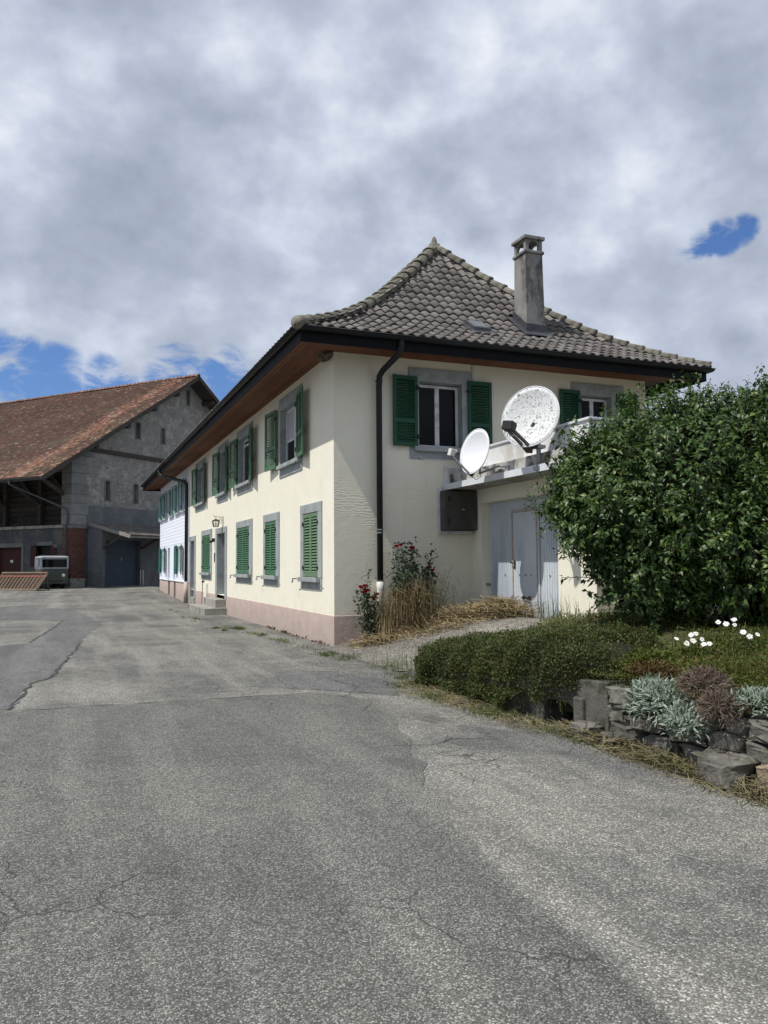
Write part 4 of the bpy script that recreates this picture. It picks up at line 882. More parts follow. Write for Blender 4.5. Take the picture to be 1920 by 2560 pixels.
# ------------------------------------------------------------ barn
BA = Vector((-4.594, 36.686, 0)); BV = Vector((.7524, .6587, 0)); BU = Vector((-.6587, .7524, 0)); ZUP = Vector((0, 0, 1))
MGb = frame(BA, BV, -BU, ZUP); MLb = frame(BA, BU, -BV, ZUP); BL = 27.0; BWD = 20.3
barn = thing('barn', (BA.x, BA.y, .3), 'big old barn with red-brown tiled roof, slit windows and a dark plank front', 'barn')
M_barnw = mat('barn_render', (.27, .262, .24), (.20, .196, .182), 2.6, .95, .03, 7, c3=(.35, .335, .295), s3=1.6, lim3=(.50, .62), detail=9)
M_barnl = mat('barn_lower_render', (.082, .087, .097), (.06, .064, .072), 1.5, .95, .01, 12, c3=(.12, .118, .11), s3=1.1)
M_cem = mat('barn_cement_band', (.15, .16, .165), (.12, .13, .135), 1.2, .95, .006, 20, c3=(.18, .185, .18), s3=1)
M_quoin = mat('barn_quoin_stone', (.21, .22, .21), (.17, .175, .17), 3, .95, .006, 25, rand=.14)
M_oldw = mat('weathered_planks', (.055, .045, .036), (.033, .028, .024), 3, .9, .003, 40, rand=.3, stretch=(3, 3, 3))
M_beam = mat('old_beam', (.05, .043, .037), (.07, .062, .055), 4, .9, .004, 30)
M_brick = mat('brick_red', (.15, .068, .052), (.11, .055, .045), 10, .95, .003, 60, island=.25)
M_btile = mat('barn_roof_tile', (.112, .066, .052), (.088, .062, .053), .8, .95, .004, 60, spec=.1, island=.28, c3=(.105, .082, .064), s3=.35)
M_btile2 = mat('barn_roof_tile_new', (.225, .115, .082), (.19, .105, .08), 1.2, .95, .004, 60, spec=.1, island=.35, c3=(.30, .20, .155), s3=1.5)
K = .637
def bz(s): return 6.68 + K * (s + 3.18) if s < 10.14 else 15.16 - K * (s - 10.14)
slots = [(10.25, 10.5, 13.16, 14.26), (5.27, 5.6, 10.05, 11.12), (7.69, 7.97, 10.0, 11.09), (9.95, 10.2, 9.98, 11.05), (2.7, 3.0, 5.73, 6.98), (5.16, 5.46, 5.71, 6.98)]
mb = MB()
def strip_wall(a0, a1): return [h for h in slots if h[0] >= a0 - 1e-6 and h[1] <= a1 + 1e-6]
for a0, a1 in ((0, 10.14), (10.14, 20.3)):
    hs = [(max(h[0], a0), min(h[1], a1), h[2], h[3]) for h in slots if h[1] > a0 and h[0] < a1]; hs = [h for h in hs if h[1] - h[0] > .01]
    if a0 == 0: hs = [h for h in hs if not h[0] > 9.9]
    # straight roofline inside each strip keeps the gable edge true
    wall_strips(mb, MGb, a0, a1, c(0), lambda s: bz(s) - .22, hs, .4)
build('gable_wall', mb, M_barnw, barn)
J = MB()
for zi in range(40):
    for si in range(50):
        s = 1.3 + si * .40 + (zi % 2) * .2 + rng.normal() * .05; z_ = 5.45 + zi * .245 + rng.normal() * .03
        if rng.random() > (.62 if z_ < 8.6 else .34) or s > 12 or z_ > bz(s) - .7 or (8.6 < z_ < 9.1) or any(h[0] - .35 < s < h[1] + .35 and h[2] - .3 < z_ < h[3] + .3 for h in slots): continue
        n_ = 7; r1, r2 = rng.uniform(.10, .2), rng.uniform(.06, .115); q = [(s + math.cos(2 * math.pi * k / n_ + .3) * r1 * rng.uniform(.8, 1.15), z_ + math.sin(2 * math.pi * k / n_ + .3) * r2 * rng.uniform(.8, 1.15)) for k in range(n_)]
        J.add([(a, 0, b) for a, b in q] + [(s + (a - s) * .8, .02, z_ + (b - z_) * .8) for a, b in q], [tuple(range(n_, 2 * n_))] + [(k, (k + 1) % n_, n_ + (k + 1) % n_, n_ + k) for k in range(n_)], MGb)
build('rubble_stone', J, mat('barn_rubble', (.285, .278, .255), (.21, .205, .19), 3, .95, .02, 12, island=.18), barn, kind='stuff')
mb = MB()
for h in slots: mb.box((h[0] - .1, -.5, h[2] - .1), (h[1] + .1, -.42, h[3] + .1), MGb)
build('slit_back', mb, M_black, barn)  # black plates stand in for the dark interior behind the slits
for h in slots[1:3] + slots[4:] + slots[:1]:
    mb = MB(); f_ = .13; mb.box((h[0] - f_, -.05, h[2] - .04), (h[0], .018, h[3] + .04), MGb); mb.box((h[1], -.05, h[2] - .04), (h[1] + f_, .018, h[3] + .04), MGb); mb.box((h[0], -.05, h[3]), (h[1], .0175, h[3] + .1), MGb); build('slit_surround', mb, M_cem, barn, bevel=.01)
mb = MB(); mb.box((1.0, -.05, 4.05), (20.2, .03, 5.35), MGb); build('cement_band', mb, M_cem, barn)
mb = MB(); mb.box((1.05, -.05, 0), (20.2, .028, 4.05), MGb); build('lower_render', mb, M_barnl, barn)
mb = MB(); mb.box((1.0, 0, 8.72), (10.2, .16, 8.98), MGb); build('tie_beam', mb, M_beam, barn, bevel=.02)
# corner pier: dressed blocks over brick over concrete
z_ = 4.12; k = 0
while z_ < 8.3:
    hh = .62 + .08 * math.sin(k * 2.1); ww = 1.22 if k % 2 else 1.05
    mb = MB(); mb.box((-.1, -.75, z_), (ww, .10, z_ + hh - .012), MGb); build('quoin_stone', mb, M_quoin, barn, bevel=.015); z_ += hh; k += 1
mb = MB(); mb.box((-.2, -.85, 8.36), (1.35, .2, 8.58), MGb); mb.box((-.14, -.8, 3.9), (1.14, .14, 4.1), MGb); build('pier_cap', mb, M_quoin, barn, bevel=.03)
mb = MB(); mb.box((-.08, -.7, 0), (1.06, .10, .86), MGb); build('pier_base', mb, M_conc, barn, bevel=.02)
mb = MB(); mb.box((-.04, -.66, .86), (1.0, .06, 3.9), MGb); build('pier_core', mb, M_mort, barn)
mb = MB(); hb = .075; rows = int((3.9 - .87) / hb); 
for r_ in range(rows):
    z0 = .87 + r_ * hb
    for k in range(-1, 5):
        a0 = max(-.055, k * .26 - (.13 if r_ % 2 else 0)); a1 = min(1.015, k * .26 - (.13 if r_ % 2 else 0) + .25)
        if a1 - a0 > .03: mb.box((a0, .0, z0), (a1, .075 + rng.normal() * .003, z0 + hb - .012), MGb)
    for k in range(0, 3): mb.box((-.055, -.66 + k * .22, z0), (-.035, -.66 + k * .22 + .205, z0 + hb - .012), MGb)
build('brick', mb, M_brick, barn, kind='stuff')
# long front
mb = MB(); ld = [(4.28, 6.6, 0, 2.81), (1.67, 3.2, 1.55, 2.88)]
wall_strips(mb, MLb, .7, BL, c(0), c(3.93), ld, .35); build('front_wall', mb, M_barnl, barn)
mb = MB(); mb.box((.6, -.7, 3.93), (BL, .16, 4.12), MLb); build('ledge', mb, M_conc, barn, bevel=.03)
mb = MB(); mb.box((4.1, -.1, 2.81), (6.8, .05, 3.08), MLb); mb.box((4.08, -.1, .2), (4.28, .05, 2.81), MLb); mb.box((1.48, -.1, 2.88), (2.9, .06, 3.13), MLb); mb.box((1.1, -.08, 2.75), (1.45, .055, 2.95), MLb); build('lintel', mb, M_cem, barn, bevel=.015)
M_red = mat('dark_red_door', (.05, .012, .012), (.035, .01, .01), 2, .7)
mb = MB(); mb.box((4.28, -.3, .3), (6.6, -.24, 2.81), MLb); bd = build('barn_door', mb, M_red, barn)
for k in range(12):
    mb = MB(); mb.box((4.3 + k * .19, -.24, .32), (4.48 + k * .19, -.225, 2.79), MLb); build('door_board', mb, M_red, bd)
mb = MB(); mb.box((5.35, -.225, 1.86), (5.6, -.21, 2.02), MLb); build('door_sign', mb, M_parw, bd)
mb = MB(); mb.box((1.6, -.33, 1.5), (3.3, -.3, 2.95), MLb); build('window_back', mb, M_black, barn)  # unlit room behind the window is painted as a black plate
mb = MB(); mb.box((2.4, -.12, 1.56), (2.46, -.06, 2.88), MLb); mb.box((1.68, -.12, 2.2), (3.18, -.06, 2.25), MLb); build('window_frame', mb, M_oldw, barn)
for a0 in (1.2, 2.95):
    mb = MB(); mb.box((a0, .01, 1.6), (a0 + .5, .05, 2.85), MLb); build('barn_shutter', mb, M_red, barn, bevel=.005)
# plank upper front
mb = MB(); mb.box((.5, -1.2, 4.1), (BL, -1.1, 9.0), MLb); build('plank_backing', mb, M_black, barn)  # black sheet gives the gaps between planks their dark by colour
for r_ in range(15):
    a = .7
    while a < 15:
        L = rng.uniform(1.6, 3.0) if r_ > 0 else 2.2; z0 = 4.16 + r_ * .33
        if not (a < 3.6 < a + L) or True:
            mb = MB(); mb.box((a, -1.05 + rng.uniform(-.03, .03), z0), (min(a + L - .02, 15), -1.0 + rng.uniform(-.015, .02), z0 + .27), MLb); o = build('plank', mb, M_oldw, barn, M=Matrix.Identity(4))
        a += L
for a in (.62, 3.63, 6.9, 10.2):
    mb = MB(); mb.box((a - .13, -.95, 4.12), (a + .13, -.68, 8.4), MLb); build('post', mb, M_beam, barn, bevel=.01)
    mb = MB(); mb.bar((a, -.7, 5.6), (a, 2.3, 7.1), .18, .2, MLb); mb.bar((a + .1, -.8, 5.4), (a + 1.9, -.8, 7.2), .16, .18, MLb); build('brace', mb, M_beam, barn, bevel=.01)
mb = MB(); mb.box((.4, 2.2, 6.85), (BL, 2.4, 7.05), MLb); build('eave_purlin', mb, M_beam, barn, bevel=.01)
# roof slabs
sl = math.atan(K); sdir = (BV * math.cos(sl) + ZUP * math.sin(sl)); snrm = (-BV * math.sin(sl) + ZUP * math.cos(sl)); SLEN = (10.14 + 3.18) / math.cos(sl)
E0 = BA - BV * 3.18 - BU * 1.2 + ZUP * 6.68
MS = frame(E0, BU, sdir, snrm)                                  # (along ridge, up slope, out)
R0 = BA + BV * (10.14 + 13.32) - BU * 1.2 + ZUP * 6.68; sdir2 = (-BV * math.cos(sl) + ZUP * math.sin(sl)); snrm2 = (BV * math.sin(sl) + ZUP * math.cos(sl)); MS2 = frame(R0, BU, sdir2, snrm2)
mb = MB(); mb.box((0, 0, -.16), (BL + 1, SLEN, -.02), MS); mb.box((0, 0, -.161), (BL + 1, SLEN - .02, -.021), MS2); brf = build('barn_roof', mb, M_beam, barn)
mb = MB(); mb.box((-.04, -.02, -.24), (.0, SLEN + .02, .03), MS); mb.box((-.04, -.02, -.241), (.0, SLEN, .031), MS2); build('verge_board', mb, M_beam, brf, bevel=.005)
mb = MB(); mb.box((0, 0, -.02), (BL + 1, SLEN, .01), MS2); build('roof_skin', mb, M_btile, brf)
for s in (8.2, 6.0, 3.6, 1.0, -1.6, 12.0, 14.5):
    zz_ = bz(s) - .42; mb = MB(); mb.box((s - .13, -.1, zz_ - .14), (s + .13, 1.05, zz_ + .14), MGb); build('purlin_end', mb, M_beam, brf, bevel=.01)
tw, te = .18, .165; nr = int(SLEN / te); ncol = int((BL + 1) / tw); V = []; MIx = []
ii = np.arange(ncol)
for j in range(nr):
    off = (j % 2) * tw / 2; uu = ii * tw + off - .02; jit = rng.normal(0, .006, ncol); s0 = j * te + rng.normal(0, .006, ncol); h0 = .034 + rng.normal(0, .004, ncol); wv = .02 * np.sin(uu * .7 + j * .05) + .012 * np.sin(j * .21 + uu * .25)
    q = np.stack([np.stack([uu, s0, h0 + wv], 1), np.stack([uu + tw - .008, s0 + jit, h0 + wv], 1), np.stack([uu + tw - .008, s0 + te + .05, .012 + wv], 1), np.stack([uu, s0 + te + .05, .012 + wv], 1), np.stack([uu, s0, h0 + wv - .018], 1), np.stack([uu + tw - .008, s0 + jit, h0 + wv - .018], 1)], 1)
    V.append(q)
    band = np.exp(-((uu - 2.2 - .25 * np.sin(j * .13)) / .75) ** 2) * .85 + .12 * (j < 14) + .05 + .35 * np.exp(-(uu / .5) ** 2)
    MIx.append(np.repeat((rng.random(ncol) < band).astype(int), 2))
V = np.concatenate(V).reshape(-1, 3); R3 = np.array([list(BU), list(sdir), list(snrm)]); V = V @ R3 + np.array(E0); N = nr * ncol; base = np.arange(N)[:, None] * 6
F = np.stack([base + [0, 1, 2, 3], base + [1, 0, 4, 5]], 1).reshape(-1, 4)
build('roof_tile', np_mesh('barn_roof_tile', V, F, [M_btile, M_btile2], np.concatenate(MIx)), M_btile, brf, kind='stuff')
cap2 = cap_me.copy(); cap2.materials.clear(); cap2.materials.append(mat('barn_ridge_tile', (.26, .14, .105), (.20, .125, .10), 8, .95, .004, 40, rand=.35))
Pa = BA + BV * 10.14 - BU * 1.2 + ZUP * 15.2
for k in range(72):
    p = Pa + BU * (k * .38); inst('ridge_tile', cap2, frame(p, -BV, BU, ZUP) @ Matrix.Scale(1.05, 4), brf)
mb = MB(); r_ = .09
gp = [(math.cos(math.pi * k / 8) * r_, -math.sin(math.pi * k / 8) * r_) for k in range(9)]
v = []; 
for a in (-1.2, BL): v += [tuple(MLb @ Vector((a, 3.18 + .06 + o_, 6.66 + z_))) for o_, z_ in gp]
mb.add(v, [(k, k + 1, 9 + k + 1, 9 + k) for k in range(8)]); mb.box((-1.2, 3.1, 6.5), (BL, 3.14, 6.72), MLb); build('barn_gutter', mb, mat('old_gutter', (.10, .105, .11), (.07, .073, .078), 5, .5, metal=.3), barn)
mb = MB(); mb.tube([(1.45, 3.22, 6.62), (1.45, 3.22, 6.35), (1.35, 3.0, 6.25), (.15, .25, 5.05), (.1, .2, 4.7), (.1, .2, 4.3), (.22, .22, 4.0), (.22, .22, .3)], .055, 8, MLb); build('barn_downpipe', mb, MATS['old_gutter'], barn, smooth=True)

# lean-to on the barn gable
shed = thing('lean_to', (BA.x + 3, BA.y + 1, .3), 'small lean-to with tiled canopy and dark blue garage door against the barn gable', 'shed')
MSh = MGb @ Matrix.Translation((0, 1.2, 0))
mb = MB(); wall_strips(mb, MSh, 1.29, 9.0, c(0), c(3.85), [(1.67, 4.42, 0, 3.12)], .2); mb.add([(1.29, 0, 0), (1.29, -1.2, 0), (1.29, -1.2, 4.2), (1.29, 0, 3.85)], [(0, 1, 2, 3)], MSh); build('wall', mb, M_cem, shed)
M_blue = mat('dark_blue_door', (.045, .065, .095), (.035, .052, .078), 1.2, .55)
mb = MB(); mb.box((1.67, -.2, .3), (4.42, -.15, 3.12), MSh); gd2 = build('garage_door', mb, M_blue, shed)
for k in range(7):
    mb = MB(); mb.box((1.7, -.15, .33 + k * .395), (4.39, -.138, .33 + k * .395 + .375), MSh); build('door_panel', mb, M_blue, gd2, bevel=.006)
mb = MB(); mb.box((3.0, -.138, 1.9), (3.05, -.10, 2.12), MSh); mb.tube([(2.9, -.11, 1.98), (3.15, -.11, 1.98)], .012, 6, MSh); build('handle', mb, M_metal, gd2)
mb = MB(); mb.box((1.57, -.05, 0), (1.67, .03, 3.2), MSh); mb.box((4.42, -.05, 0), (4.52, .03, 3.2), MSh); mb.box((1.67, -.05, 3.12), (4.42, .028, 3.2), MSh); build('door_frame', mb, M_barnl, shed)
mb = MB(); mb.tube([(4.5, .08, .2), (4.5, .08, 1.35)], .04, 8, MSh); mb.tube([(4.72, .08, .2), (4.72, .08, 1.32)], .055, 8, MSh); build('guard_pipe', mb, M_pvc, shed, smooth=True)
ca, sa = math.cos(math.atan(.245)), math.sin(math.atan(.245))
MRo = frame(MGb @ Vector((1.25, 3.55, 3.42)), BV, BU * ca + ZUP * sa, BU * -sa + ZUP * ca); RL = 3.5 / ca
mb = MB(); mb.box((0, 0, -.10), (8.2, RL, -.02), MRo); mb.box((-.03, -.03, -.16), (.02, RL, .03), MRo); mb.box((0, -.03, -.14), (8.2, .03, -.02), MRo); srf = build('roof', mb, mat('lean_to_timber', (.30, .28, .26), (.22, .2, .185), 4, .9), shed)
for j in range(9):
    for i in range(34):
        if j < 3: inst('roof_tile', tile_me, MRo @ Matrix.Translation((.12 + i * .24, j * .37 - .05, .02)), srf)
J = MB()
for j in range(3, 9):
    for i in range(34): J.add(tv, tf, MRo @ Matrix.Translation((.12 + i * .24, j * .37 - .05, .02)))
build('roof_tile', J, M_tileS, srf, kind='stuff')
for a in (1.4, 4.6, 7.5):
    mb = MB(); mb.bar((a, 0, 2.7), (a, 2.0, 3.6), .1, .12, MSh); build('bracket', mb, M_beam, shed)
mb = MB(); mb.lathe([(0, .12), (.09, .1), (.13, .0), (.12, -.02)], 12, MSh @ Matrix.Translation((5.7, .15, 3.35))); mb.tube([(5.7, 0, 3.45), (5.7, .15, 3.45)], .02, 6, MSh); build('yard_lamp', mb, M_metal, shed, smooth=True)

# ------------------------------------------------------------ small electric truck
TR = thing('utility_truck', (-5.44, 34.9, .31), 'small old dark green cab truck parked in the shade by the barn', 'truck')
fw = (CR * .6 - CF * .8); fw.z = 0; fw.normalize(); lf = Vector((fw.y, -fw.x, 0))            # lf: to the image right
MT = frame((-5.44, 34.65, .31), lf, fw, ZUP)                    # x across, y forward, z up; origin at front centre
M_trk = mat('truck_green', (.055, .068, .060), (.045, .056, .05), 2, .5, c3=(.08, .085, .075), s3=2)
M_trkr = mat('truck_roof_grey', (.34, .36, .38), (.28, .30, .32), 3, .5)
def loft(mb, secs, M, mi=0):
    n = len(secs[0]); v = sum(secs, []); f = []
    for j in range(len(secs) - 1):
        for k in range(n): k2 = (k + 1) % n; f.append((j * n + k, j * n + k2, (j + 1) * n + k2, (j + 1) * n + k))
    f.append(tuple(range(n))[::-1]); f.append(tuple(range((len(secs) - 1) * n, len(secs) * n))); mb.add(v, f, M, mi)
def rrect(hw, y0, y1, z, r_=.1):
    pts = []
    for cx_, cy_, a0 in ((hw - r_, y1 - r_, 0), (-hw + r_, y1 - r_, 90), (-hw + r_, y0 + r_, 180), (hw - r_, y0 + r_, 270)):
        for k in range(4): q = rad(a0 + 30 * k); pts.append((cx_ + r_ * math.cos(q), cy_ + r_ * math.sin(q), z))
    return pts
mb = MB(); loft(mb, [rrect(.74, -1.25, -.02, .38), rrect(.77, -1.27, .02, .5), rrect(.77, -1.27, .02, 1.08), rrect(.755, -1.26, .0, 1.16)], MT); build('cab_body', mb, M_trk, TR, smooth=False, bevel=.01)
mb = MB()
for sx in (-1, 1):
    for y in (-.09, -1.2): mb.box((sx * .74 - .045, y - .06, 1.16), (sx * .74 + .045, y + .05, 1.78), MT)
loft(mb, [rrect(.77, -1.28, .0, 1.74), rrect(.79, -1.3, .03, 1.80), rrect(.76, -1.27, .0, 1.86), rrect(.6, -1.1, -.15, 1.90)], MT); mb.box((-.74, -1.25, 1.14), (.74, -.02, 1.2), MT); build('cab_roof', mb, M_trkr, TR, bevel=.012)
mb = MB(); mb.box((-.69, -.07, 1.2), (.69, -.055, 1.74), MT); build('windscreen', mb, M_glass, TR)
mb = MB()
for p, q in (((-.71, -.045, 1.2), (.71, -.02, 1.235)), ((-.71, -.045, 1.70), (.71, -.02, 1.74)), ((-.71, -.046, 1.2), (-.67, -.021, 1.74)), ((.67, -.046, 1.2), (.71, -.021, 1.74))): mb.box(p, q, MT)
build('windscreen_seal', mb, M_trkr, TR, bevel=.006)
M_cglass = mat('cab_side_glass', (.25, .28, .33), (.12, .14, .18), 3, .15)
for sx in (-1, 1):
    mb = MB(); mb.box((sx * .755, -1.14, 1.2), (sx * .745, -.5, 1.74), MT); build('side_window', mb, M_cglass, TR); mb = MB(); mb.box((sx * .772, -.45, 1.3), (sx * .76, -.2, 1.7), MT); build('quarter_window', mb, M_black, TR)
    mb = MB(); mb.lathe([(0, .035), (.05, .03), (.085, .01), (.095, 0), (.1, -.02)], 14, MT @ Matrix.Translation((sx * .48, .03, .78)) @ Matrix.Rotation(rad(-90), 4, 'X')); build('headlight', mb, mat('headlight_glass', (.75, .76, .74), rough=.2), TR, smooth=True)
    mb = MB(); mb.box((sx * .73 - .04, .0, 1.0), (sx * .73 + .04, .045, 1.08), MT); build('indicator', mb, mat('indicator_red', (.30, .03, .025), rough=.35), TR)
    for y in (-.72, -2.9):
        mb = MB(); MWh = MT @ Matrix.Translation((sx * .62, y, .27)) @ Matrix.Rotation(rad(90), 4, 'Y'); mb.lathe([(.16, -.09), (.25, -.085), (.275, -.04), (.275, .04), (.25, .085), (.16, .09), (.16, -.09)], 18, MWh); wl_ = build('wheel', mb, mat('tyre', (.015, .015, .015)), TR, smooth=True)
        mb = MB(); mb.lathe([(0, .03), (.08, .05), (.16, .06), (.16, -.06), (0, -.03)], 14, MWh); build('rim', mb, M_trkr, wl_)
mb = MB(); mb.box((-.7, -.1, .30), (.7, .06, .40), MT); build('bumper', mb, M_trk, TR, bevel=.02)
mb = MB(); mb.box((-.78, -3.6, .62), (.78, -1.32, .74), MT); mb.box((-.4, -3.5, .42), (.4, -.3, .60), MT); build('flatbed', mb, M_trk, TR, bevel=.01)

# ------------------------------------------------------------ hay rack, planters
P1, P2 = Vector((-8.75, 35.45, 0)), Vector((-6.33, 32.55, 0)); P1.z = P2.z = .28
ru = (P2 - P1).normalized(); rb = Vector((-ru.y, ru.x, 0)); rb = rb if rb.y > 0 else -rb; rt = (rb * .62 + ZUP * .78).normalized(); RKM = frame(P1, ru, rt, ru.cross(rt)); RLn = (P2 - P1).length
rk = thing('feed_rack', tuple((P1 + P2) / 2), 'wooden slatted feed rack with a red stripe lying tilted in front of the barn', 'rack')
M_rkw = mat('rack_wood', (.165, .125, .09), (.12, .09, .065), 5, .9, .002, 40, rand=.2); M_rkp = mat('rack_board', (.115, .08, .058), (.085, .06, .045), 4, .9, rand=.2); M_rkr = mat('rack_red_paint', (.26, .06, .05), (.2, .05, .04), 6, .7)
sgn = 1 if (ru.cross(rt)).dot(-CF) > 0 else -1
mb = MB(); mb.box((-.05, -.03, -.05), (RLn + .05, .09, .07), RKM); mb.box((-.05, 1.14, -.05), (RLn + .05, 1.24, .09), RKM); mb.box((-.05, .09, -.03), (.05, 1.14, .05), RKM); mb.box((RLn - .05, .09, -.03), (RLn + .05, 1.14, .05), RKM); build('rack_frame', mb, M_rkw, rk, bevel=.008)
k = 0; q = .06
while q < RLn - .15:
    mb = MB(); mb.box((q, .09, -.02 if sgn > 0 else .0), (q + .135, 1.14, .0 if sgn > 0 else .02), RKM); build('board', mb, M_rkp, rk); q += .145
for k in range(13):
    q = .12 + k * (RLn - .25) / 12; mb = MB(); mb.box((q, .09, .0 * sgn), (q + .045, 1.14, .055 * sgn), RKM); build('slat', mb, M_rkw, rk, bevel=.004)
mb = MB(); mb.box((.05, .93, .0), (RLn - .05, 1.03, .03 * sgn), RKM); build('red_stripe', mb, M_rkr, rk)
mb = MB(); 
for q in (.2, RLn - .2): mb.bar(tuple(RKM @ Vector((q, 1.15, -.05 * sgn))), tuple(RKM @ Vector((q, 1.15, 0)) + rb * .25 - ZUP * .95), .06, .06)
build('prop', mb, M_rkw, rk)
pb = rk.location + rb * 2.0; Zb = 1.05
pc0 = MT @ Vector((-.35, -2.6, .745)); pc1 = MT @ Vector((-.2, -1.75, .745))
# ------------------------------------------------------------ vegetation tools
def leaf_mesh_arrays(pos, d_, nrm, L, wr=.42, fold=.25, droop=.3):
    pos, d_, nrm = (np.asarray(q, float) for q in (pos, d_, nrm)); d_ /= np.linalg.norm(d_, axis=1, keepdims=True); sd = np.cross(d_, nrm); sd /= np.linalg.norm(sd, axis=1, keepdims=True) + 1e-9; up = np.cross(sd, d_)
    L = np.asarray(L, float).reshape(-1, 1); W_ = L * wr
    b = pos; m = pos + d_ * L * .5 + up * L * .06; t_ = pos + d_ * L - up * L * droop; l_ = pos + d_ * L * .42 - sd * W_ * .5 + up * W_ * fold; r_ = pos + d_ * L * .42 + sd * W_ * .5 + up * W_ * fold
    V = np.stack([b, l_, m, r_, t_], 1).reshape(-1, 3); i = np.arange(len(pos))[:, None] * 5
    F = np.concatenate([i + [0, 1, 2], i + [0, 2, 3], i + [1, 4, 2], i + [2, 4, 3]], 1).reshape(-1, 3)
    return V, F
def leaf_single(m, wr=.42):
    V, F = leaf_mesh_arrays([(0, 0, 0)], [(0, 1, 0)], [(0, 0, 1)], [1.0], wr); return np_mesh('leaf', V, F, m)
def rdir(n):
    v = rng.normal(size=(n, 3)); return v / np.linalg.norm(v, axis=1, keepdims=True)
def blades(pos, h, lean, w_, bend=.5):
    n = len(pos); pos = np.asarray(pos, float); az = rng.uniform(0, 2 * np.pi, n); ld = np.stack([np.cos(az), np.sin(az), np.zeros(n)], 1); sd = np.stack([-np.sin(az), np.cos(az), np.zeros(n)], 1)
    h = np.asarray(h, float).reshape(-1, 1); ln = (np.abs(rng.normal(0, 1, n)) * lean).reshape(-1, 1); w2 = (np.asarray(w_) * np.ones(n)).reshape(-1, 1) / 2; up = np.array([0, 0, 1.0])
    p1 = pos + up * h * .55 + ld * h * ln * .3; p2 = pos + up * h * np.clip(1 - bend * ln * .6, .15, 1) + ld * h * ln
    V = np.stack([pos - sd * w2, pos + sd * w2, p1 + sd * w2 * .8, p1 - sd * w2 * .8, p2 + sd * w2 * .15, p2 - sd * w2 * .15], 1).reshape(-1, 3); i = np.arange(n)[:, None] * 6
    return V, np.concatenate([i + [0, 1, 2, 3], i + [3, 2, 4, 5]], 1).reshape(-1, 4)
def straw(pos, L, w_=.005, flat=.25, prefer=None):
    n = len(pos); pos = np.asarray(pos, float); az = rng.uniform(0, 2 * np.pi, n) if prefer is None else rng.normal(prefer, .5, n); el = np.abs(rng.normal(0, flat, n)); d_ = np.stack([np.cos(az) * np.cos(el), np.sin(az) * np.cos(el), np.sin(el)], 1)
    sd = np.stack([-np.sin(az), np.cos(az), np.zeros(n)], 1); up = np.array([0, 0, 1.0]); L = np.asarray(L, float).reshape(-1, 1); cv_ = rng.normal(0, .16, (n, 1)); w2 = w_ / 2; P_ = []
    for t_ in (-.5, -.17, .17, .5):
        p = pos + d_ * L * t_ + sd * cv_ * L * (t_ * t_ * 4 - .3) - up * (np.abs(t_) ** 2) * L * .25 + up * .006; P_ += [p - sd * w2 + up * w2, p + sd * w2]
    V = np.stack(P_, 1).reshape(-1, 3); i = np.arange(n)[:, None] * 8
    return V, np.concatenate([i + [0, 1, 3, 2], i + [2, 3, 5, 4], i + [4, 5, 7, 6]], 1).reshape(-1, 4)
def gz(x, y):
    x = np.asarray(x, float); y = np.asarray(y, float); g = np.where((x > -.3) & (y < 0), zgard(x, y), zroad(x, y)); return g
def cat(parts):
    V = []; F = []; o_ = 0
    for v, f in parts: V.append(v); F.append(f + o_); o_ += len(v)
    return np.concatenate(V), np.concatenate(F)
M_lf = leafmat('laurel_leaf', (.030, .068, .015), (.072, .130, .026), .42, .18, .36, .5, tint=(.15, .20, .05))
M_hdg = leafmat('hedge_leaf', (.036, .055, .013), (.080, .104, .027), .6, .15, .3, .45, tint=(.14, .11, .04))
M_bark = mat('bark', (.10, .085, .065), (.06, .05, .04), 9, .95, .006, 40)
M_core = mat('core_shade', (.016, .020, .008), (.024, .024, .011), 8, 1, .02, 30)  # near-black colour standing in for the shade deep inside shrub and hedge
M_grass = leafmat('grass', (.055, .095, .022), (.11, .135, .04), .7, .2, .2, .4, tint=(.24, .20, .09))
M_straw = mat('straw', (.33, .26, .15), (.22, .165, .09), 5, .9, island=.45, c3=(.14, .12, .06), s3=2.5)
M_strawd = mat('straw_faded', (.20, .17, .10), (.12, .105, .055), 4, .95, island=.45, c3=(.085, .085, .035), s3=2.2)
M_silv = leafmat('silver_leaf', (.20, .255, .205), (.31, .36, .31), .8, .1, .15, .3)
M_heath = mat('dry_heather', (.15, .11, .085), (.105, .082, .065), 6, 1, island=.4)
M_cover = leafmat('ground_cover_leaf', (.055, .085, .018), (.12, .135, .03), .65, .2, .2, .5, tint=(.16, .10, .04))
M_rosel = leafmat('rose_leaf', (.025, .05, .022), (.045, .075, .03), .5, .12, .4, .4)
M_rose = leafmat('rose_petal', (.20, .006, .012), (.34, .012, .02), .6, .1, .2, .0)
M_daisy = mat('daisy_petal', (.80, .80, .78), rough=.7); M_dctr = mat('daisy_centre', (.62, .50, .18), rough=.8)

# ------------------------------------------------------------ big laurel shrub
CH2 = np.array([.371, .929, 0]); CRN = np.array([.9287, -.3707, 0]); CP = np.array([-4.9507, -15.0604, 0])
def camp(a, D_, z): return CP + CRN * a + CH2 * D_ + np.array([0, 0, z])
sb = thing('laurel_shrub', tuple(camp(4.0, 10.6, .7)), 'tall dense glossy green shrub standing in front of the garage', 'shrub')
lobes = [(3.75, 10.6, 2.35, 1.62, 1.55), (4.75, 11.0, 2.65, 1.55, 1.4), (3.02, 10.5, 2.42, 1.02, 1.05), (4.5, 10.1, 1.75, 1.35, 1.15), (5.9, 10.6, 2.4, 1.8, 1.75), (3.45, 10.2, 1.55, .95, .8), (2.75, 10.4, 2.05, .72, .72), (4.2, 10.7, 3.05, .9, .7), (5.5, 10.8, 3.45, .9, .72), (6.6, 10.2, 1.6, 1.5, 1.1)]
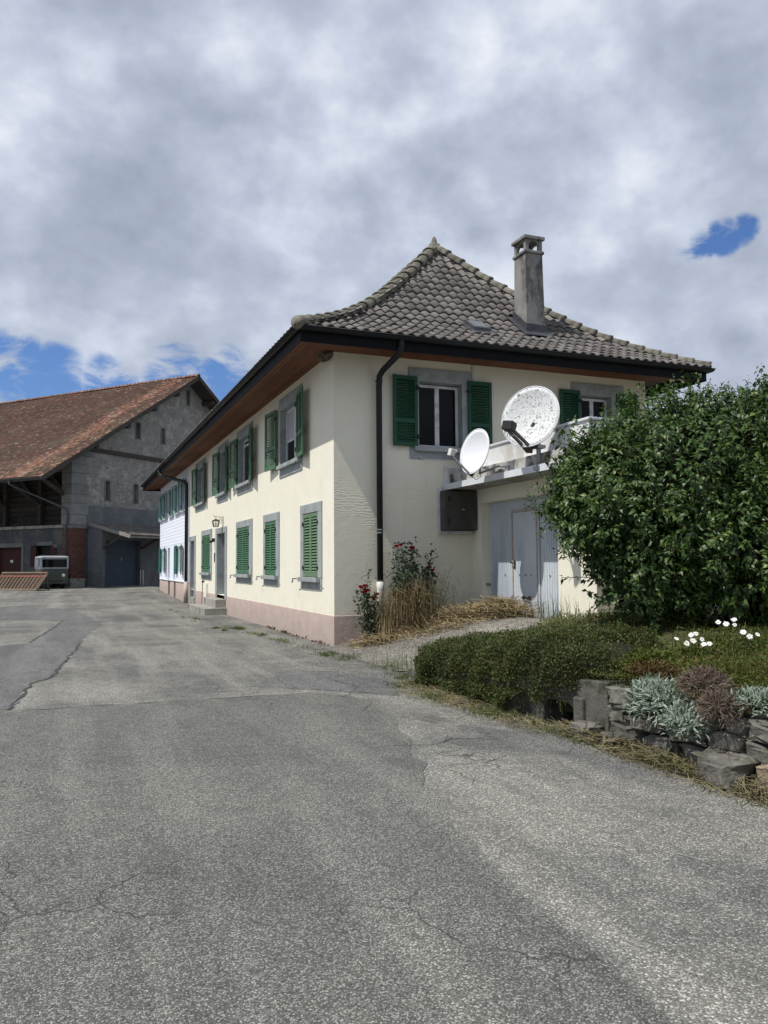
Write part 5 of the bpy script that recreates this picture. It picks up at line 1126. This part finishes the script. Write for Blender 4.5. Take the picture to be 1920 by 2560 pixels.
tips = []; tdir = []
for (a, D_, z, r_, rz_) in lobes:
    cn = camp(a, D_, z); n = int(620 * r_ * r_); dd = rdir(n * 2); dd = dd[(dd @ CH2 < .55) & (dd[:, 2] > -.85)][:n]
    bumpy = 1 + .10 * np.sin(dd[:, 0] * 7 + a * 3) * np.cos(dd[:, 2] * 6 + a) + .07 * np.sin(dd[:, 1] * 13 + z * 5)
    rr = bumpy * (1 - np.abs(rng.normal(0, .13, len(dd)))) ; p = cn + dd * rr[:, None] * np.array([r_, r_, rz_]); tips.append(p); tdir.append(dd)
tips = np.concatenate(tips); tdir = np.concatenate(tdir)
inside = np.zeros(len(tips), bool)
for (a, D_, z, r_, rz_) in lobes:
    q = (tips - camp(a, D_, z)) / np.array([r_, r_, rz_]); inside |= np.linalg.norm(q, axis=1) < .70
tips, tdir = tips[~inside], tdir[~inside]; sa_ = (tips - CP) @ CRN / ((tips - CP) @ CH2) * 10.4; keep = (tips[:, 2] > .78 + .35 * rng.random(len(tips))) & (sa_ > np.interp(tips[:, 2], [.8, 1.2, 1.62, 2.0, 2.4, 3.0, 3.5], [3.05, 2.9, 2.6, 2.25, 2.05, 2.15, 2.6]) + rng.normal(0, .06, len(tips))); tips, tdir = tips[keep], tdir[keep]
# long whips breaking the outline
ext = rng.random(len(tips)) < .07; tips[ext] += tdir[ext] * rng.uniform(.08, .30, (ext.sum(), 1)) + np.array([0, 0, .06])
nl = 11; LP = []; LD = []; LN = []; LL = []
tw_d = tdir * .65 + rdir(len(tips)) * .5 + np.array([0, 0, .25]); tw_d /= np.linalg.norm(tw_d, axis=1, keepdims=True)
twv = []
for k in range(nl):
    f_ = k / nl; p = tips - tw_d * (.26 * f_) + rng.normal(0, .012, tips.shape); out = rdir(len(tips)); out -= tw_d * np.sum(out * tw_d, 1, keepdims=True) * .6; d_ = out * .8 + tw_d * .55 + np.array([0, 0, -.30])
    LP.append(p); LD.append(d_); LN.append(tdir * .8 + np.array([0, 0, .7]) + rdir(len(tips)) * .45); LL.append(rng.uniform(.060, .112, len(tips)) * (1.0 if k else .7))
LP = np.concatenate(LP); LD = np.concatenate(LD); LN = np.concatenate(LN); LL = np.concatenate(LL)
# inner, shaded foliage
ip = []
for (a, D_, z, r_, rz_) in lobes: dd = rdir(int(1500 * r_)); ip.append(camp(a, D_, z) + dd * (rng.random((len(dd), 1)) ** .4) * .82 * np.array([r_, r_, rz_]))
ip = np.concatenate(ip); ip = ip[ip[:, 2] > .75]; ip = ip[(ip - CP) @ CRN / ((ip - CP) @ CH2) * 10.4 > np.interp(ip[:, 2], [.8, 1.2, 1.62, 2.0, 2.4], [3.15, 3.0, 2.7, 2.4, 2.1])]
camd = np.linalg.norm(LP - np.array([-4.95, -15.06, 1.62]), axis=1); scr = (LP - CP) @ CRN / ((LP - CP) @ CH2); vis = np.where((scr > .17) & (scr < .475), camd, 99); order = np.argsort(vis - LL * 8); big300 = order[:300]; rest = np.ones(len(LP), bool); rest[big300] = False
v1 = leaf_mesh_arrays(LP[rest], LD[rest], LN[rest], LL[rest], .46); v2 = leaf_mesh_arrays(ip, rdir(len(ip)) + [0, 0, -.3], rdir(len(ip)), rng.uniform(.08, .13, len(ip)), .5)
V, F = cat([v1, v2]); cr = build('crown', np_mesh('crown', V, F, M_lf), M_lf, sb, kind='stuff')
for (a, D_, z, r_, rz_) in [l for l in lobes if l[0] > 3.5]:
    o = build('shade_core', boulder(random.Random(int(a * 100)), r_ * .52, rz_ * .52, r_ * .52, 10, 16), M_core, sb, M=Matrix.Translation(camp(a, D_ + .15, z)))  # solid dark blobs added as painted shade within the crown
lfm = leaf_single(M_lf, .46)
for i in big300:
    d_ = Vector(LD[i]).normalized(); s_ = d_.cross(Vector(LN[i])).normalized(); u_ = s_.cross(d_); inst('leaf', lfm, frame(LP[i], s_, d_, u_) @ Matrix.Scale(LL[i], 4), sb)
mb = MB()
for k in range(16):
    a = 3.0 + 3.4 * k / 15; b0 = camp(3.6 + .14 * k + rng.normal() * .1, 10.6 + rng.normal() * .2, .6); tgt = camp(*[(l[0] + rng.normal() * .3, l[1], l[2] + .2) for l in lobes][k % len(lobes)]); m_ = (b0 + tgt) / 2 + np.array([0, 0, .25]); mb.tube([tuple(b0), tuple(m_), tuple(tgt)], [.045, .03, .012], 6)
build('stem', mb, M_bark, sb, smooth=True)
mb = MB(); sel = rng.choice(len(tips), 1500, replace=False)
for i in sel: mb.tube([tuple(tips[i] - tw_d[i] * .38), tuple(tips[i] + tw_d[i] * .02)], [.004, .002], 4, cap=False)
build('twig', mb, M_bark, sb, kind='stuff')
# low spray reaching out over the garage wall
LPs = []; LDs = []; mb = MB()
for (p0, p1) in ((camp(2.95, 10.5, 1.35), camp(2.30, 10.45, 1.42)), (camp(3.0, 10.5, 1.75), camp(2.33, 10.5, 1.68)), (camp(2.9, 10.4, 1.15), camp(2.62, 10.4, .98)), (camp(2.7, 10.4, 2.2), camp(1.98, 10.3, 2.25)), (camp(2.6, 10.4, 2.7), camp(2.02, 10.3, 2.75)), (camp(2.7, 10.4, 3.0), camp(2.18, 10.3, 3.2))):
    mb.tube([tuple(p0), tuple((p0 + p1) / 2 + [0, 0, .04]), tuple(p1)], [.009, .006, .003], 5)
    for k in range(26): f_ = rng.random(); q = p0 + (p1 - p0) * f_; LPs.append(q + rng.normal(0, .01, 3)); LDs.append((p1 - p0) * .9 + rng.normal(0, .45, 3) + [0, 0, -.25])
V, F = leaf_mesh_arrays(LPs, LDs, rdir(len(LPs)) * .6 + [0, 0, .8], rng.uniform(.06, .10, len(LPs)), .46); build('spray', np_mesh('spray', V, F, M_lf), M_lf, sb, kind='stuff'); build('branch', mb, M_bark, sb)

# ------------------------------------------------------------ low hedge over the wall
hg = thing('low_hedge', (.3, -7, .3), 'low dense evergreen hedge spilling over the concrete wall beside the drive', 'hedge')
def hedge_surf(n):
    y = rng.uniform(-8.6, -4.8, n); th = np.where(rng.random(n) < .3, rng.normal(-.02, .13, n), rng.uniform(-.4, math.pi * .98, n))
    return y, th
def hedge_pt(y, th, s_=1.0):
    f_ = (-(y) - 4.8) / 3.8; endl = np.clip(f_ / .10, 0, 1) ** .5; endr = np.clip((1 - f_) / .10, 0, 1) ** .5; e = endl * endr
    cx_ = .24 + .03 * np.sin(y * 1.7); cz = .12 + .24 * np.clip(f_ * 1.2, 0, 1) ; rx_ = (.76 + .03 * np.sin(y * 3.3)) * (.6 + .4 * e); rz_ = (.36 + .22 * np.clip(f_ * 1.6, 0, 1) - .04 * np.clip(f_ - .7, 0, 1) + .035 * np.sin(y * 2.1 + 1)) * (.5 + .5 * e)
    c_ = np.cos(th); sn = np.sin(th); x = cx_ - np.sign(c_) * np.abs(c_) ** .5 * rx_ * s_; z = cz + np.sign(sn) * np.abs(sn) ** .55 * rz_ * s_
    return np.stack([x, y, z], -1)
n = 90000; y, th = hedge_surf(n); lump = 1 + .05 * np.sin(y * 9 + th * 4) + .04 * np.sin(y * 17 - th * 7); p = hedge_pt(y, th, lump * (1 - np.abs(rng.normal(0, .09, n)))); cn = hedge_pt(y, th, .0); outd = p - cn; outd /= np.linalg.norm(outd, axis=1, keepdims=True) + 1e-6
ne = 26000; ye = np.where(rng.random(ne) < .6, -8.6, -4.8) ; the = rng.uniform(-.35, math.pi * .98, ne); se = rng.random(ne) ** .5; pe = hedge_pt(ye * 1.0, the, se); pe[:, 1] += np.where(ye < -6, -1, 1) * np.abs(rng.normal(0, .05, ne)) + np.where(ye < -6, -1, 1) * .22 * (1 - se ** 2)
p = np.concatenate([p, pe]); outd = np.concatenate([outd, np.stack([np.zeros(ne), np.where(ye < -6, -1.0, 1.0), np.full(ne, .3)], 1)]); n = len(p)
p += rng.normal(0, .012, p.shape); ok = ~((p[:, 0] < -.2) & (p[:, 2] < np.interp(-p[:, 1], [4.5, 5.5, 6.8, 7.5, 7.75, 8.9], [-.05, .0, .06, .14, .27, .34]) + .05 * np.sin(p[:, 1] * 8) + .03 * np.sin(p[:, 1] * 19) + rng.normal(0, .02, n))); p, outd = p[ok], outd[ok]; n = len(p); V, F = leaf_mesh_arrays(p, outd * .8 + rdir(n) * .8, rdir(n) * .8 + outd, rng.uniform(.016, .034, n), .55, droop=.1)
build('foliage', np_mesh('foliage', V, F, M_hdg), M_hdg, hg, kind='stuff')
mb = MB(); ys_ = np.linspace(-8.57, -4.83, 60); ths = np.linspace(-.35, math.pi * .98, 22); V = [tuple(hedge_pt(np.array(a), np.array(b), .72)) for a in ys_ for b in ths]; V = [(x if x > -.24 or z > np.interp(-y, [4.5, 5.5, 7.5, 8, 9.2], [.05, .08, .28, .36, .5]) else -.24, y, z) for x, y, z in V]; mb.add(V, [(i * 22 + k, i * 22 + k + 1, (i + 1) * 22 + k + 1, (i + 1) * 22 + k) for i in range(59) for k in range(21)] + [tuple(range(22)), tuple(59 * 22 + k for k in range(22))[::-1]]); build('hedge_shade_core', mb, M_core, hg)  # solid dark filling; the shade between the hedge leaves is its colour
n = 700; y, th = hedge_surf(n); p = hedge_pt(y, th, 1.0); cn = hedge_pt(y, th, 0.0); V, F = blades(p - (p - cn) * .1, rng.uniform(.05, .16, n), .5, .006); build('loose_shoots', np_mesh('loose_shoots', V, F, M_grass), M_grass, hg, kind='stuff')

# ------------------------------------------------------------ planting on the terrace
def on_terrace(n, x0, x1, y0, y1):
    x = rng.uniform(x0, x1, n); y = rng.uniform(y0, y1, n); return np.stack([x, y, zgard(x, y)], 1)
p = np.concatenate([on_terrace(30000, -.3, 1.8, -12.5, -8.2), on_terrace(9000, .8, 3.2, -9, -4.7)]); nz = np.sin(p[:, 0] * 4 + p[:, 1] * 3) * np.cos(p[:, 1] * 5 - p[:, 0] * 2); p[:, 2] += np.clip(.05 + .06 * nz, 0, .2) * rng.random(len(p)) + .06 * sstep(1.2, -.2, p[:, 0])
V, F = leaf_mesh_arrays(p, rdir(len(p)) + [0, 0, .8], rdir(len(p)) * .8 + [0, 0, 1], rng.uniform(.018, .045, len(p)), .5); tag(build('ground_cover', np_mesh('ground_cover', V, F, M_cover), M_cover), 'mossy green and rust ground cover on the terrace above the wall', 'ground cover', kind='stuff')
p = np.concatenate([on_terrace(5000, -.25, 2.2, -12.5, -8.0), on_terrace(2500, .6, 3.3, -8.5, -4.4)]); V, F = blades(p, rng.uniform(.04, .15, len(p)), .75, .007); tag(build('terrace_grass', np_mesh('terrace_grass', V, F, M_grass), M_grass), 'rough grass at the foot of the big shrub', 'grass', kind='stuff')
def bushlet(name, ctr, r_, n, m, label, L, wr, stems=None, cat_='plant', group=None, droop=.2, hang=0.0):
    t = thing(name, tuple(ctr), label, cat_, group); dd = rdir(n); dd[:, 2] = np.where(dd[:, 2] < -.3, -dd[:, 2], dd[:, 2]); r_ = np.array(r_); lump = 1 + .14 * np.sin(dd[:, 1] * 9) * np.cos(dd[:, 2] * 8)
    p = np.array(ctr) + dd * r_ * ((rng.random((n, 1)) ** .28) * lump[:, None]); p[:, 2] -= hang * rng.random(n); V, F = leaf_mesh_arrays(p, dd * .8 + rdir(n) * .6 + [0, 0, .15], dd + rdir(n) * .5 + [0, 0, .4], rng.uniform(L[0], L[1], n), wr, droop=droop); build('foliage', np_mesh('foliage', V, F, m), m, t, kind='stuff')
    mb = MB()
    for k in range(14): q = np.array(ctr) + rdir(1)[0] * r_ * .75; mb.tube([(ctr[0] + .12, ctr[1], ctr[2] - .12), tuple(q)], [.008, .003], 4)
    build('stem', mb, M_bark, t); return t
bushlet('silver_plant', (-.34, -9.62, .47), (.17, .30, .20), 1500, M_silv, 'silvery woolly-leaved plant hanging over the stone wall next to the hedge', (.04, .085), .24, group='silver plants on the stone wall', hang=.12)
bushlet('silver_plant', (-.40, -10.02, .36), (.13, .22, .15), 800, M_silv, 'smaller silvery plant low on the stone wall below the brown heather', (.04, .08), .24, group='silver plants on the stone wall', hang=.08)
bushlet('silver_plant', (-.22, -10.58, .55), (.16, .26, .12), 800, M_silv, 'silvery plant at the right end of the stone wall', (.04, .075), .24, group='silver plants on the stone wall')
bushlet('cushion_plant', (.15, -8.95, .62), (.28, .26, .18), 2600, leafmat('cushion_leaf', (.06, .085, .015), (.12, .14, .03), .6, .2, .2, .3), 'yellow-green cushion plant at the right end of the low hedge', (.02, .045), .5)
bushlet('rusty_plant', (-.05, -9.25, .60), (.22, .26, .13), 1500, leafmat('rusty_leaf', (.10, .05, .025), (.10, .085, .03), .7, .15, .2, .3), 'low rust-brown plant between the hedge and the silver plant', (.02, .05), .45)
bushlet('moss_mound', (.35, -9.7, .66), (.42, .5, .13), 3600, leafmat('moss_leaf', (.06, .08, .015), (.125, .13, .03), .7, .2, .2, .4, tint=(.14, .08, .03)), 'mossy green mound above the silver plants', (.015, .035), .45)
bushlet('dry_heather', (-.26, -10.08, .62), (.17, .22, .14), 1600, M_heath, 'dried brown heather clump above the silver plant', (.03, .08), .12, group='dried heather clumps')
bushlet('dry_heather', (-.38, -10.36, .49), (.13, .17, .15), 1300, M_heath, 'dried brown heather clump hanging over the wall at right', (.03, .08), .12, group='dried heather clumps')
def daisy(name, ctr, spots, label):
    t = thing(name, ctr, label, 'flowers', 'white daisies on the terrace'); mb = MB(); LPd = []; LDd = []
    for (dx, dy, h) in spots:
        b0 = np.array(ctr) + [dx * .5, dy * .5, 0]; tp = np.array(ctr) + [dx, dy, h]; mb.tube([tuple(b0), tuple((b0 + tp) / 2 + [.01, 0, .02]), tuple(tp)], .004, 4); fm = MB(); n_ = 13; tilt = (Vector((-.45, -.75, .75)) + Vector(rdir(1)[0]) * .35).normalized(); a_ = tilt.cross(Vector((0, 0, 1))).normalized(); M = frame(tp, a_, tilt.cross(a_), tilt); r_ = rng.uniform(.026, .036)
        for k in range(n_):
            q = 2 * math.pi * k / n_ + rng.normal() * .08; c_, s_ = math.cos(q), math.sin(q); rk_ = r_ * rng.uniform(.8, 1.1); fm.add([(c_ * .003, s_ * .003, 0), (c_ * rk_ * .6 - s_ * .008, s_ * rk_ * .6 + c_ * .008, .004), (c_ * rk_, s_ * rk_, rng.normal() * .004), (c_ * rk_ * .6 + s_ * .008, s_ * rk_ * .6 - c_ * .008, .004)], [(0, 3, 2, 1)], M)
        fl = build('flower', fm, M_daisy, t); cm = MB(); cm.lathe([(0, .008), (.004, .006), (.006, .002)], 8, M); build('flower_centre', cm, M_dctr, fl)
        for k in range(6): LPd.append(b0 + rng.normal(0, .03, 3) + [0, 0, .05]); LDd.append(rng.normal(0, 1, 3) + [0, 0, .8])
    build('stem', mb, M_grass, t); V, F = leaf_mesh_arrays(LPd, LDd, rdir(len(LPd)) + [0, 0, 1], rng.uniform(.05, .09, len(LPd)), .25); build('foliage', np_mesh('foliage', V, F, M_grass), M_grass, t, kind='stuff')
gzc = lambda x, y: (x, y, float(zgard(np.array(x), np.array(y))))
daisy('daisies', gzc(.95, -8.75), [(-.06, .02, .16), (.0, -.06, .13), (.06, .03, .17), (.10, -.03, .13), (-.03, .08, .21), (.05, .10, .22), (-.14, .02, .14), (-.2, .1, .18)], 'largest clump of white daisies below the shrub')
daisy('daisies', gzc(1.3, -9.05), [(.0, .0, .16), (.05, -.05, .18), (-.04, .04, .2)], 'small clump of white daisies nearest the right edge')
daisy('daisies', gzc(1.75, -8.3), [(.0, .0, .18), (.08, -.04, .17), (-.09, .02, .2), (.14, .03, .22)], 'white daisies at the back under the shrub on the right')

# ------------------------------------------------------------ roses and dry stalks at the end wall
def rose_bush(name, base, canes, roses, nleaf, label):
    t = thing(name, base, label, 'rose bush', 'rose bushes at the house wall'); mb = MB(); LPr = []; LDr = []
    for (x, y, z) in canes:
        b0 = np.array(base) + rng.normal(0, .06, 3) * [1, 1, 0]; tp = np.array([x, y, z]); m_ = (b0 + tp) / 2 + rng.normal(0, .06, 3); mb.tube([tuple(b0), tuple(m_), tuple(tp)], [.010, .007, .004], 5)
        for k in range(nleaf):
            f_ = rng.uniform(.30, 1.0); q = b0 * (1 - f_) ** 2 + 2 * f_ * (1 - f_) * m_ + f_ * f_ * tp; LPr.append(q + rng.normal(0, .07, 3) * [1, .7, 1]); LDr.append(rng.normal(0, 1, 3) + [0, 0, -.1])
    build('stem', mb, M_bark, t); LPr = np.array(LPr); V, F = leaf_mesh_arrays(LPr, LDr, rdir(len(LPr)) * .7 + [-.3, -.5, .6], rng.uniform(.045, .085, len(LPr)), .62); build('foliage', np_mesh('foliage', V, F, M_rosel), M_rosel, t, kind='stuff')
    for (x, y, z, r_) in roses:
        r_ *= 1.55
        V = []; Fq = []; o_ = 0
        for ring, (nn, rr, hh) in enumerate(((3, .35, .55), (5, .65, .5), (6, 1.0, .35))):
            for k in range(nn):
                q = 2 * math.pi * (k + ring * .37) / nn; c_, s_ = math.cos(q), math.sin(q); wd_ = .8 / nn * 2.6
                for (ra, za, wa) in ((.05, -.25, .1), (rr * .75, hh * .3, .55), (rr, hh, .45)):
                    V.append((x + r_ * (c_ * ra - s_ * wa * wd_ * .9), y + r_ * (s_ * ra + c_ * wa * wd_ * .9), z + r_ * za)); V.append((x + r_ * (c_ * ra + s_ * wa * wd_ * .9), y + r_ * (s_ * ra - c_ * wa * wd_ * .9), z + r_ * za))
                for j in range(2): Fq.append((o_ + 2 * j, o_ + 2 * j + 1, o_ + 2 * j + 3, o_ + 2 * j + 2))
                o_ += 6
        build('rose', MB().add(V, Fq), M_rose, t, smooth=True)
    return t
g0 = float(zgard(np.array(1.4), np.array(-.45)))
rose_bush('rose_bush', (1.45, -.42, g0), [(1.1, -.5, 1.93), (1.22, -.48, 1.96), (1.28, -.45, 2.0), (1.46, -.52, 1.9), (1.5, -.4, 2.02), (1.82, -.5, 1.5), (1.93, -.45, 1.9), (1.7, -.6, 1.55), (1.05, -.4, 1.55), (1.35, -.65, 1.6), (1.6, -.35, 1.75), (1.9, -.5, 1.45), (1.2, -.6, 1.4), (1.55, -.6, 1.35), (1.75, -.55, 1.2), (1.05, -.5, 1.2), (1.85, -.6, 1.0)], [(1.13, -.5, 1.95, .05), (1.22, -.5, 1.98, .045), (1.45, -.52, 1.92, .055), (1.82, -.52, 1.53, .05), (1.84, -.5, 1.60, .035), (1.90, -.5, 1.47, .045), (1.04, -.6, .99, .055)], 120, 'taller rose bush with dark red blooms beside the downpipe')
rose_bush('rose_bush', (.62, -.45, .14), [(.36, -.5, 1.14), (.48, -.52, 1.08), (.42, -.5, 1.15), (.66, -.5, .95), (.34, -.5, .75), (.55, -.55, .8), (.7, -.45, 1.02), (.45, -.5, .7), (.58, -.4, 1.5)], [(.38, -.5, 1.16, .055), (.48, -.52, 1.09, .06), (.46, -.5, 1.19, .045), (.41, -.54, 1.06, .045), (.53, -.5, 1.10, .04), (.64, -.5, .95, .05), (.72, -.48, 1.02, .045)], 70, 'short rose bush with clustered red blooms left of the downpipe')
dg = thing('dry_grass_clump', (1.2, -.6, .2), 'tall clump of dry straw-coloured stalks below the roses', 'dry grass')
n = 1500; x = rng.normal(1.25, .33, n); y = rng.normal(-.62, .16, n); ok = (x > .62) & (x < 2.1) & (y < -.18); x, y = x[ok], y[ok]; p = np.stack([x, y, gz(x, y)], 1); V, F = blades(p, rng.uniform(.45, 1.15, len(p)) * (1 - .25 * np.abs(x - 1.25)), .35, .008, .9); build('stalks', np_mesh('stalks', V, F, M_straw), M_straw, dg, kind='stuff')
n = 900; x = rng.normal(1.35, .4, n); y = rng.normal(-.6, .2, n); p = np.stack([x, y, gz(x, y) + rng.uniform(.2, .9, n)], 1); V, F = straw(p, rng.uniform(.2, .6, n), .006, 1.0); build('fallen_stalks', np_mesh('fallen_stalks', V, F, M_strawd), M_strawd, dg, kind='stuff')
# cut straw lying about
def straw_bed(name, label, regs, m, w_=.006):
    P_ = []; L_ = []
    for (x0, y0, x1, y1, sp_, n, h) in regs:
        f_ = rng.random(n); x = x0 + (x1 - x0) * f_ + rng.normal(0, sp_, n); y = y0 + (y1 - y0) * f_ + rng.normal(0, sp_, n); y = np.minimum(y, -.05) if y0 < 0 else y; P_.append(np.stack([x, y, gz(x, y) + rng.random(n) ** 1.5 * h + .01], 1)); L_.append(rng.uniform(.08, .42, n) if h > .1 else rng.uniform(.06, .3, n))
    V, F = straw(np.concatenate(P_), np.concatenate(L_), w_, .35); tag(build(name, np_mesh(name, V, F, m), m), label, 'straw', kind='stuff')
straw_bed('straw_bed', 'heap of cut golden straw along the wall and in front of the garage door', [(.5, -.8, 2.6, -.9, .18, 1500, .12), (2.0, -.9, 2.9, -2.3, .18, 2600, .26), (2.75, -1.2, 2.8, -2.0, .14, 1300, .34), (.3, -.4, 1.0, -.9, .14, 500, .12), (1.0, -1.2, 2.2, -2.0, .2, 700, .06)], M_straw, .007)
straw_bed('road_straw', 'dull dry cuttings strewn along the foot of the wall and hedge', [(-.6, -5.0, -.62, -8.4, .13, 900, .02), (-.9, -5.6, -.7, -7.4, .14, 260, .015), (-.48, -8.5, -.46, -12.2, .07, 2100, .09), (-.6, -9.2, -.6, -12.4, .06, 420, .02)], M_strawd, .005)
n = 3; mb = MB(); 
for k in range(18):
    q = np.array([2.62 + rng.normal() * .12, -1.35 + rng.normal() * .12, .55]); mb.tube([tuple(q), tuple(q + np.array([rng.normal() * .15 - .15, rng.normal() * .2 + .15, rng.uniform(.15, .42)]))], [.006, .002], 4)
tag(build('brush_pile', mb, M_bark), 'small bundle of cut woody twigs on the straw by the garage', 'twigs')
# weeds and moss on the paving
P_ = []
for (cx_, cy_, sx, sy, n) in ((-1.05, 5.4, .25, .8, 1500), (-.75, 3.3, .12, .35, 350), (-.65, 1.0, .10, .8, 420), (-.55, -1.2, .12, .5, 420), (-.35, -1.7, .10, .22, 260), (-.1, -3.3, .12, .3, 300), (-.45, -4.6, .10, .3, 420), (-.72, -6.3, .12, .7, 600), (-.85, -5.2, .08, .08, 160), (-.62, -7.4, .05, .07, 160), (-1.5, 9.5, .25, .6, 260), (-1.3, 14, .3, .4, 160), (.8, -3.9, .25, .3, 350), (-.5, -9.0, .06, .4, 700), (-.47, -10.0, .06, .5, 900), (-.45, -11.2, .06, .6, 900), (-.55, -7.9, .08, .5, 500), (-.5, -5.6, .1, .5, 500)):
    kk = rng.integers(0, 7, n); ox = rng.normal(0, sx, 7)[kk]; oy = rng.normal(0, sy, 7)[kk]; rr = rng.uniform(.03, .12, 7)[kk]
    x = cx_ + ox + rng.normal(0, 1, n) * rr; y = cy_ + oy + rng.normal(0, 1, n) * rr * 1.6; x = np.where((y > 0) & (x > -.05), -.05, x); P_.append(np.stack([x, y, gz(x, y)], 1))
p = np.concatenate(P_); V, F = blades(p, rng.uniform(.015, .07, len(p)), .8, .007); tag(build('weeds', np_mesh('weeds', V, F, M_grass), M_grass), 'patchy weeds and moss growing in the cracks beside the house', 'weeds', kind='stuff')
tall = thing('tall_weeds', (3.0, -3.4, .6), 'thin tall weeds growing in front of the garage wall', 'weeds')
x = np.concatenate([rng.normal(2.85, .12, 30), rng.normal(2.9, .1, 40)]); y = np.concatenate([rng.normal(-3.1, .15, 30), rng.normal(-3.6, .2, 40)]); p = np.stack([x, y, zgard(x, y)], 1); V, F = blades(p, rng.uniform(.2, .6, len(p)), .35, .010); build('blades', np_mesh('blades', V, F, M_grass), M_grass, tall, kind='stuff')
x = rng.normal(-.12, .2, 60); y = rng.normal(-4.0, .5, 60); p = np.stack([x, y, gz(x, y)], 1); V, F = blades(p, rng.uniform(.15, .5, 60), .25, .006); tag(build('verge_weeds', np_mesh('verge_weeds', V, F, M_grass), M_grass), 'sparse upright weeds at the end of the hedge', 'weeds', kind='stuff')
# dead leaves at the foot of the wall
n = 90; x = -.03 - np.abs(rng.normal(0, .07, n)); y = rng.choice([2.2, 3.5, 5.0, .6], n) + rng.normal(0, .28, n); p = np.stack([x, y, gz(x, y) + .01], 1); V, F = leaf_mesh_arrays(p, rdir(n) + [0, 0, .5], rdir(n) + [0, 0, .7], rng.uniform(.04, .09, n), .6); tag(build('dead_leaves', np_mesh('dead_leaves', V, F, mat('dead_leaf', (.10, .04, .025), (.07, .035, .02), 8, .9, island=.3)), MATS['dead_leaf']), 'brown dead leaves blown against the plinth', 'leaves', kind='stuff')
# loose grit
n = 9000; x = np.concatenate([rng.normal(-1.6, .9, n // 2), rng.normal(-.9, .4, n // 4), rng.uniform(-.2, 1.6, n // 4)]); y = np.concatenate([rng.uniform(-5, 4, n // 2), rng.uniform(-4, 6, n // 4), rng.uniform(-4, -.6, n // 4)]); r_ = rng.uniform(.003, .011, n); cc = np.stack([x, y, gz(x, y) + r_ * .5 + .006], 1)
oc = np.array([[1, 0, 0], [-1, 0, 0], [0, 1, 0], [0, -1, 0], [0, 0, .7], [0, 0, -.7]]); V = (cc[:, None, :] + oc[None] * r_[:, None, None] * rng.uniform(.7, 1.3, (n, 6, 1))).reshape(-1, 3); i = np.arange(n)[:, None] * 6; F = np.concatenate([i + q for q in ([0, 2, 4], [2, 1, 4], [1, 3, 4], [3, 0, 4])], 1).reshape(-1, 3)
tag(build('loose_grit', np_mesh('loose_grit', V, F, mat('grit', (.26, .255, .235), (.17, .165, .155), 5, .95, island=.5)), MATS['grit']), 'loose grit and pebbles scattered over the yard', 'gravel', kind='stuff')

# ------------------------------------------------------------ planters on the truck bed
bx = MT @ Vector((-.2, -3.0, .745)); pl = thing('planter_box', tuple(bx), 'pale grey box planter behind the feed rack', 'planter')
MP = MT @ Matrix.Translation((-.2, -3.0, .745)); mb = MB()
for p, q in (((-.42, -.3, 0), (.42, -.25, .52)), ((-.42, .25, 0), (.42, .3, .52)), ((-.42, -.25, 0), (-.37, .25, .52)), ((.37, -.25, 0), (.42, .25, .52)), ((-.37, -.25, 0), (.37, .25, .1))): mb.box(p, q, MP)
build('box', mb, mat('planter_grey', (.50, .52, .51), (.44, .46, .45), 4, .8), pl, bevel=.008); mb = MB(); mb.box((-.37, -.25, .1), (.37, .25, .46), MP); build('soil', mb, M_soil, pl)
MP2 = MP @ Matrix.Translation((.18, .05, .46)); pt = thing('flower_pot', tuple(MP2 @ Vector((0, 0, 0))), 'white tapered flower pot with a dry round plant standing on the grey planter', 'pot')
mb = MB(); mb.lathe([(0, 0), (.13, 0), (.2, .26), (.225, .27), (.225, .31), (.19, .31), (.18, .24), (0, .24)], 16, MP2); build('pot', mb, M_parw, pt, smooth=False); n = 500; dd = rdir(n); V, F = leaf_mesh_arrays(np.array(MP2 @ Vector((0, 0, .52))) + dd * (rng.random((n, 1)) ** .4) * [.22, .22, .30], dd, dd + rdir(n), rng.uniform(.03, .07, n), .3); build('plant', np_mesh('plant', V, F, M_strawd), M_strawd, pt, kind='stuff')
MP3 = MT @ Matrix.Translation((-.15, -1.95, .745)); ge = thing('geranium_trough', tuple(MP3 @ Vector((0, 0, 0))), 'dark trough of orange-red geraniums beside the truck cab', 'planter')
mb = MB(); mb.box((-.5, -.45, 0), (.5, .45, .26), MP3); build('trough', mb, M_cab, ge, bevel=.01)
n = 900; q = np.stack([rng.uniform(-.5, .5, n), rng.uniform(-.45, .45, n), rng.uniform(.2, .48, n)], 1); R3 = np.array(MP3.to_3x3()); P3 = q @ R3.T + np.array(MP3.translation); V, F = leaf_mesh_arrays(P3, rdir(n), rdir(n) + [0, 0, .6], rng.uniform(.04, .08, n), .8); build('foliage', np_mesh('foliage', V, F, M_rosel), M_rosel, ge, kind='stuff')
M_ger = leafmat('geranium_petal', (.55, .10, .06), (.62, .22, .15), .7, .1, .2, 0)
for k in range(22):
    c0 = np.array(MP3 @ Vector((rng.uniform(-.48, .48), rng.uniform(-.4, .4), rng.uniform(.42, .62)))); dd = rdir(26); V, F = leaf_mesh_arrays(c0 + dd * .035, dd, rdir(26), np.full(26, .04), .8); build('flower', np_mesh('flower', V, F, M_ger), M_ger, ge)
print('objects', len(bpy.data.objects), 'tris', sum(len(o.data.polygons) for o in bpy.data.objects if o.type == 'MESH'))
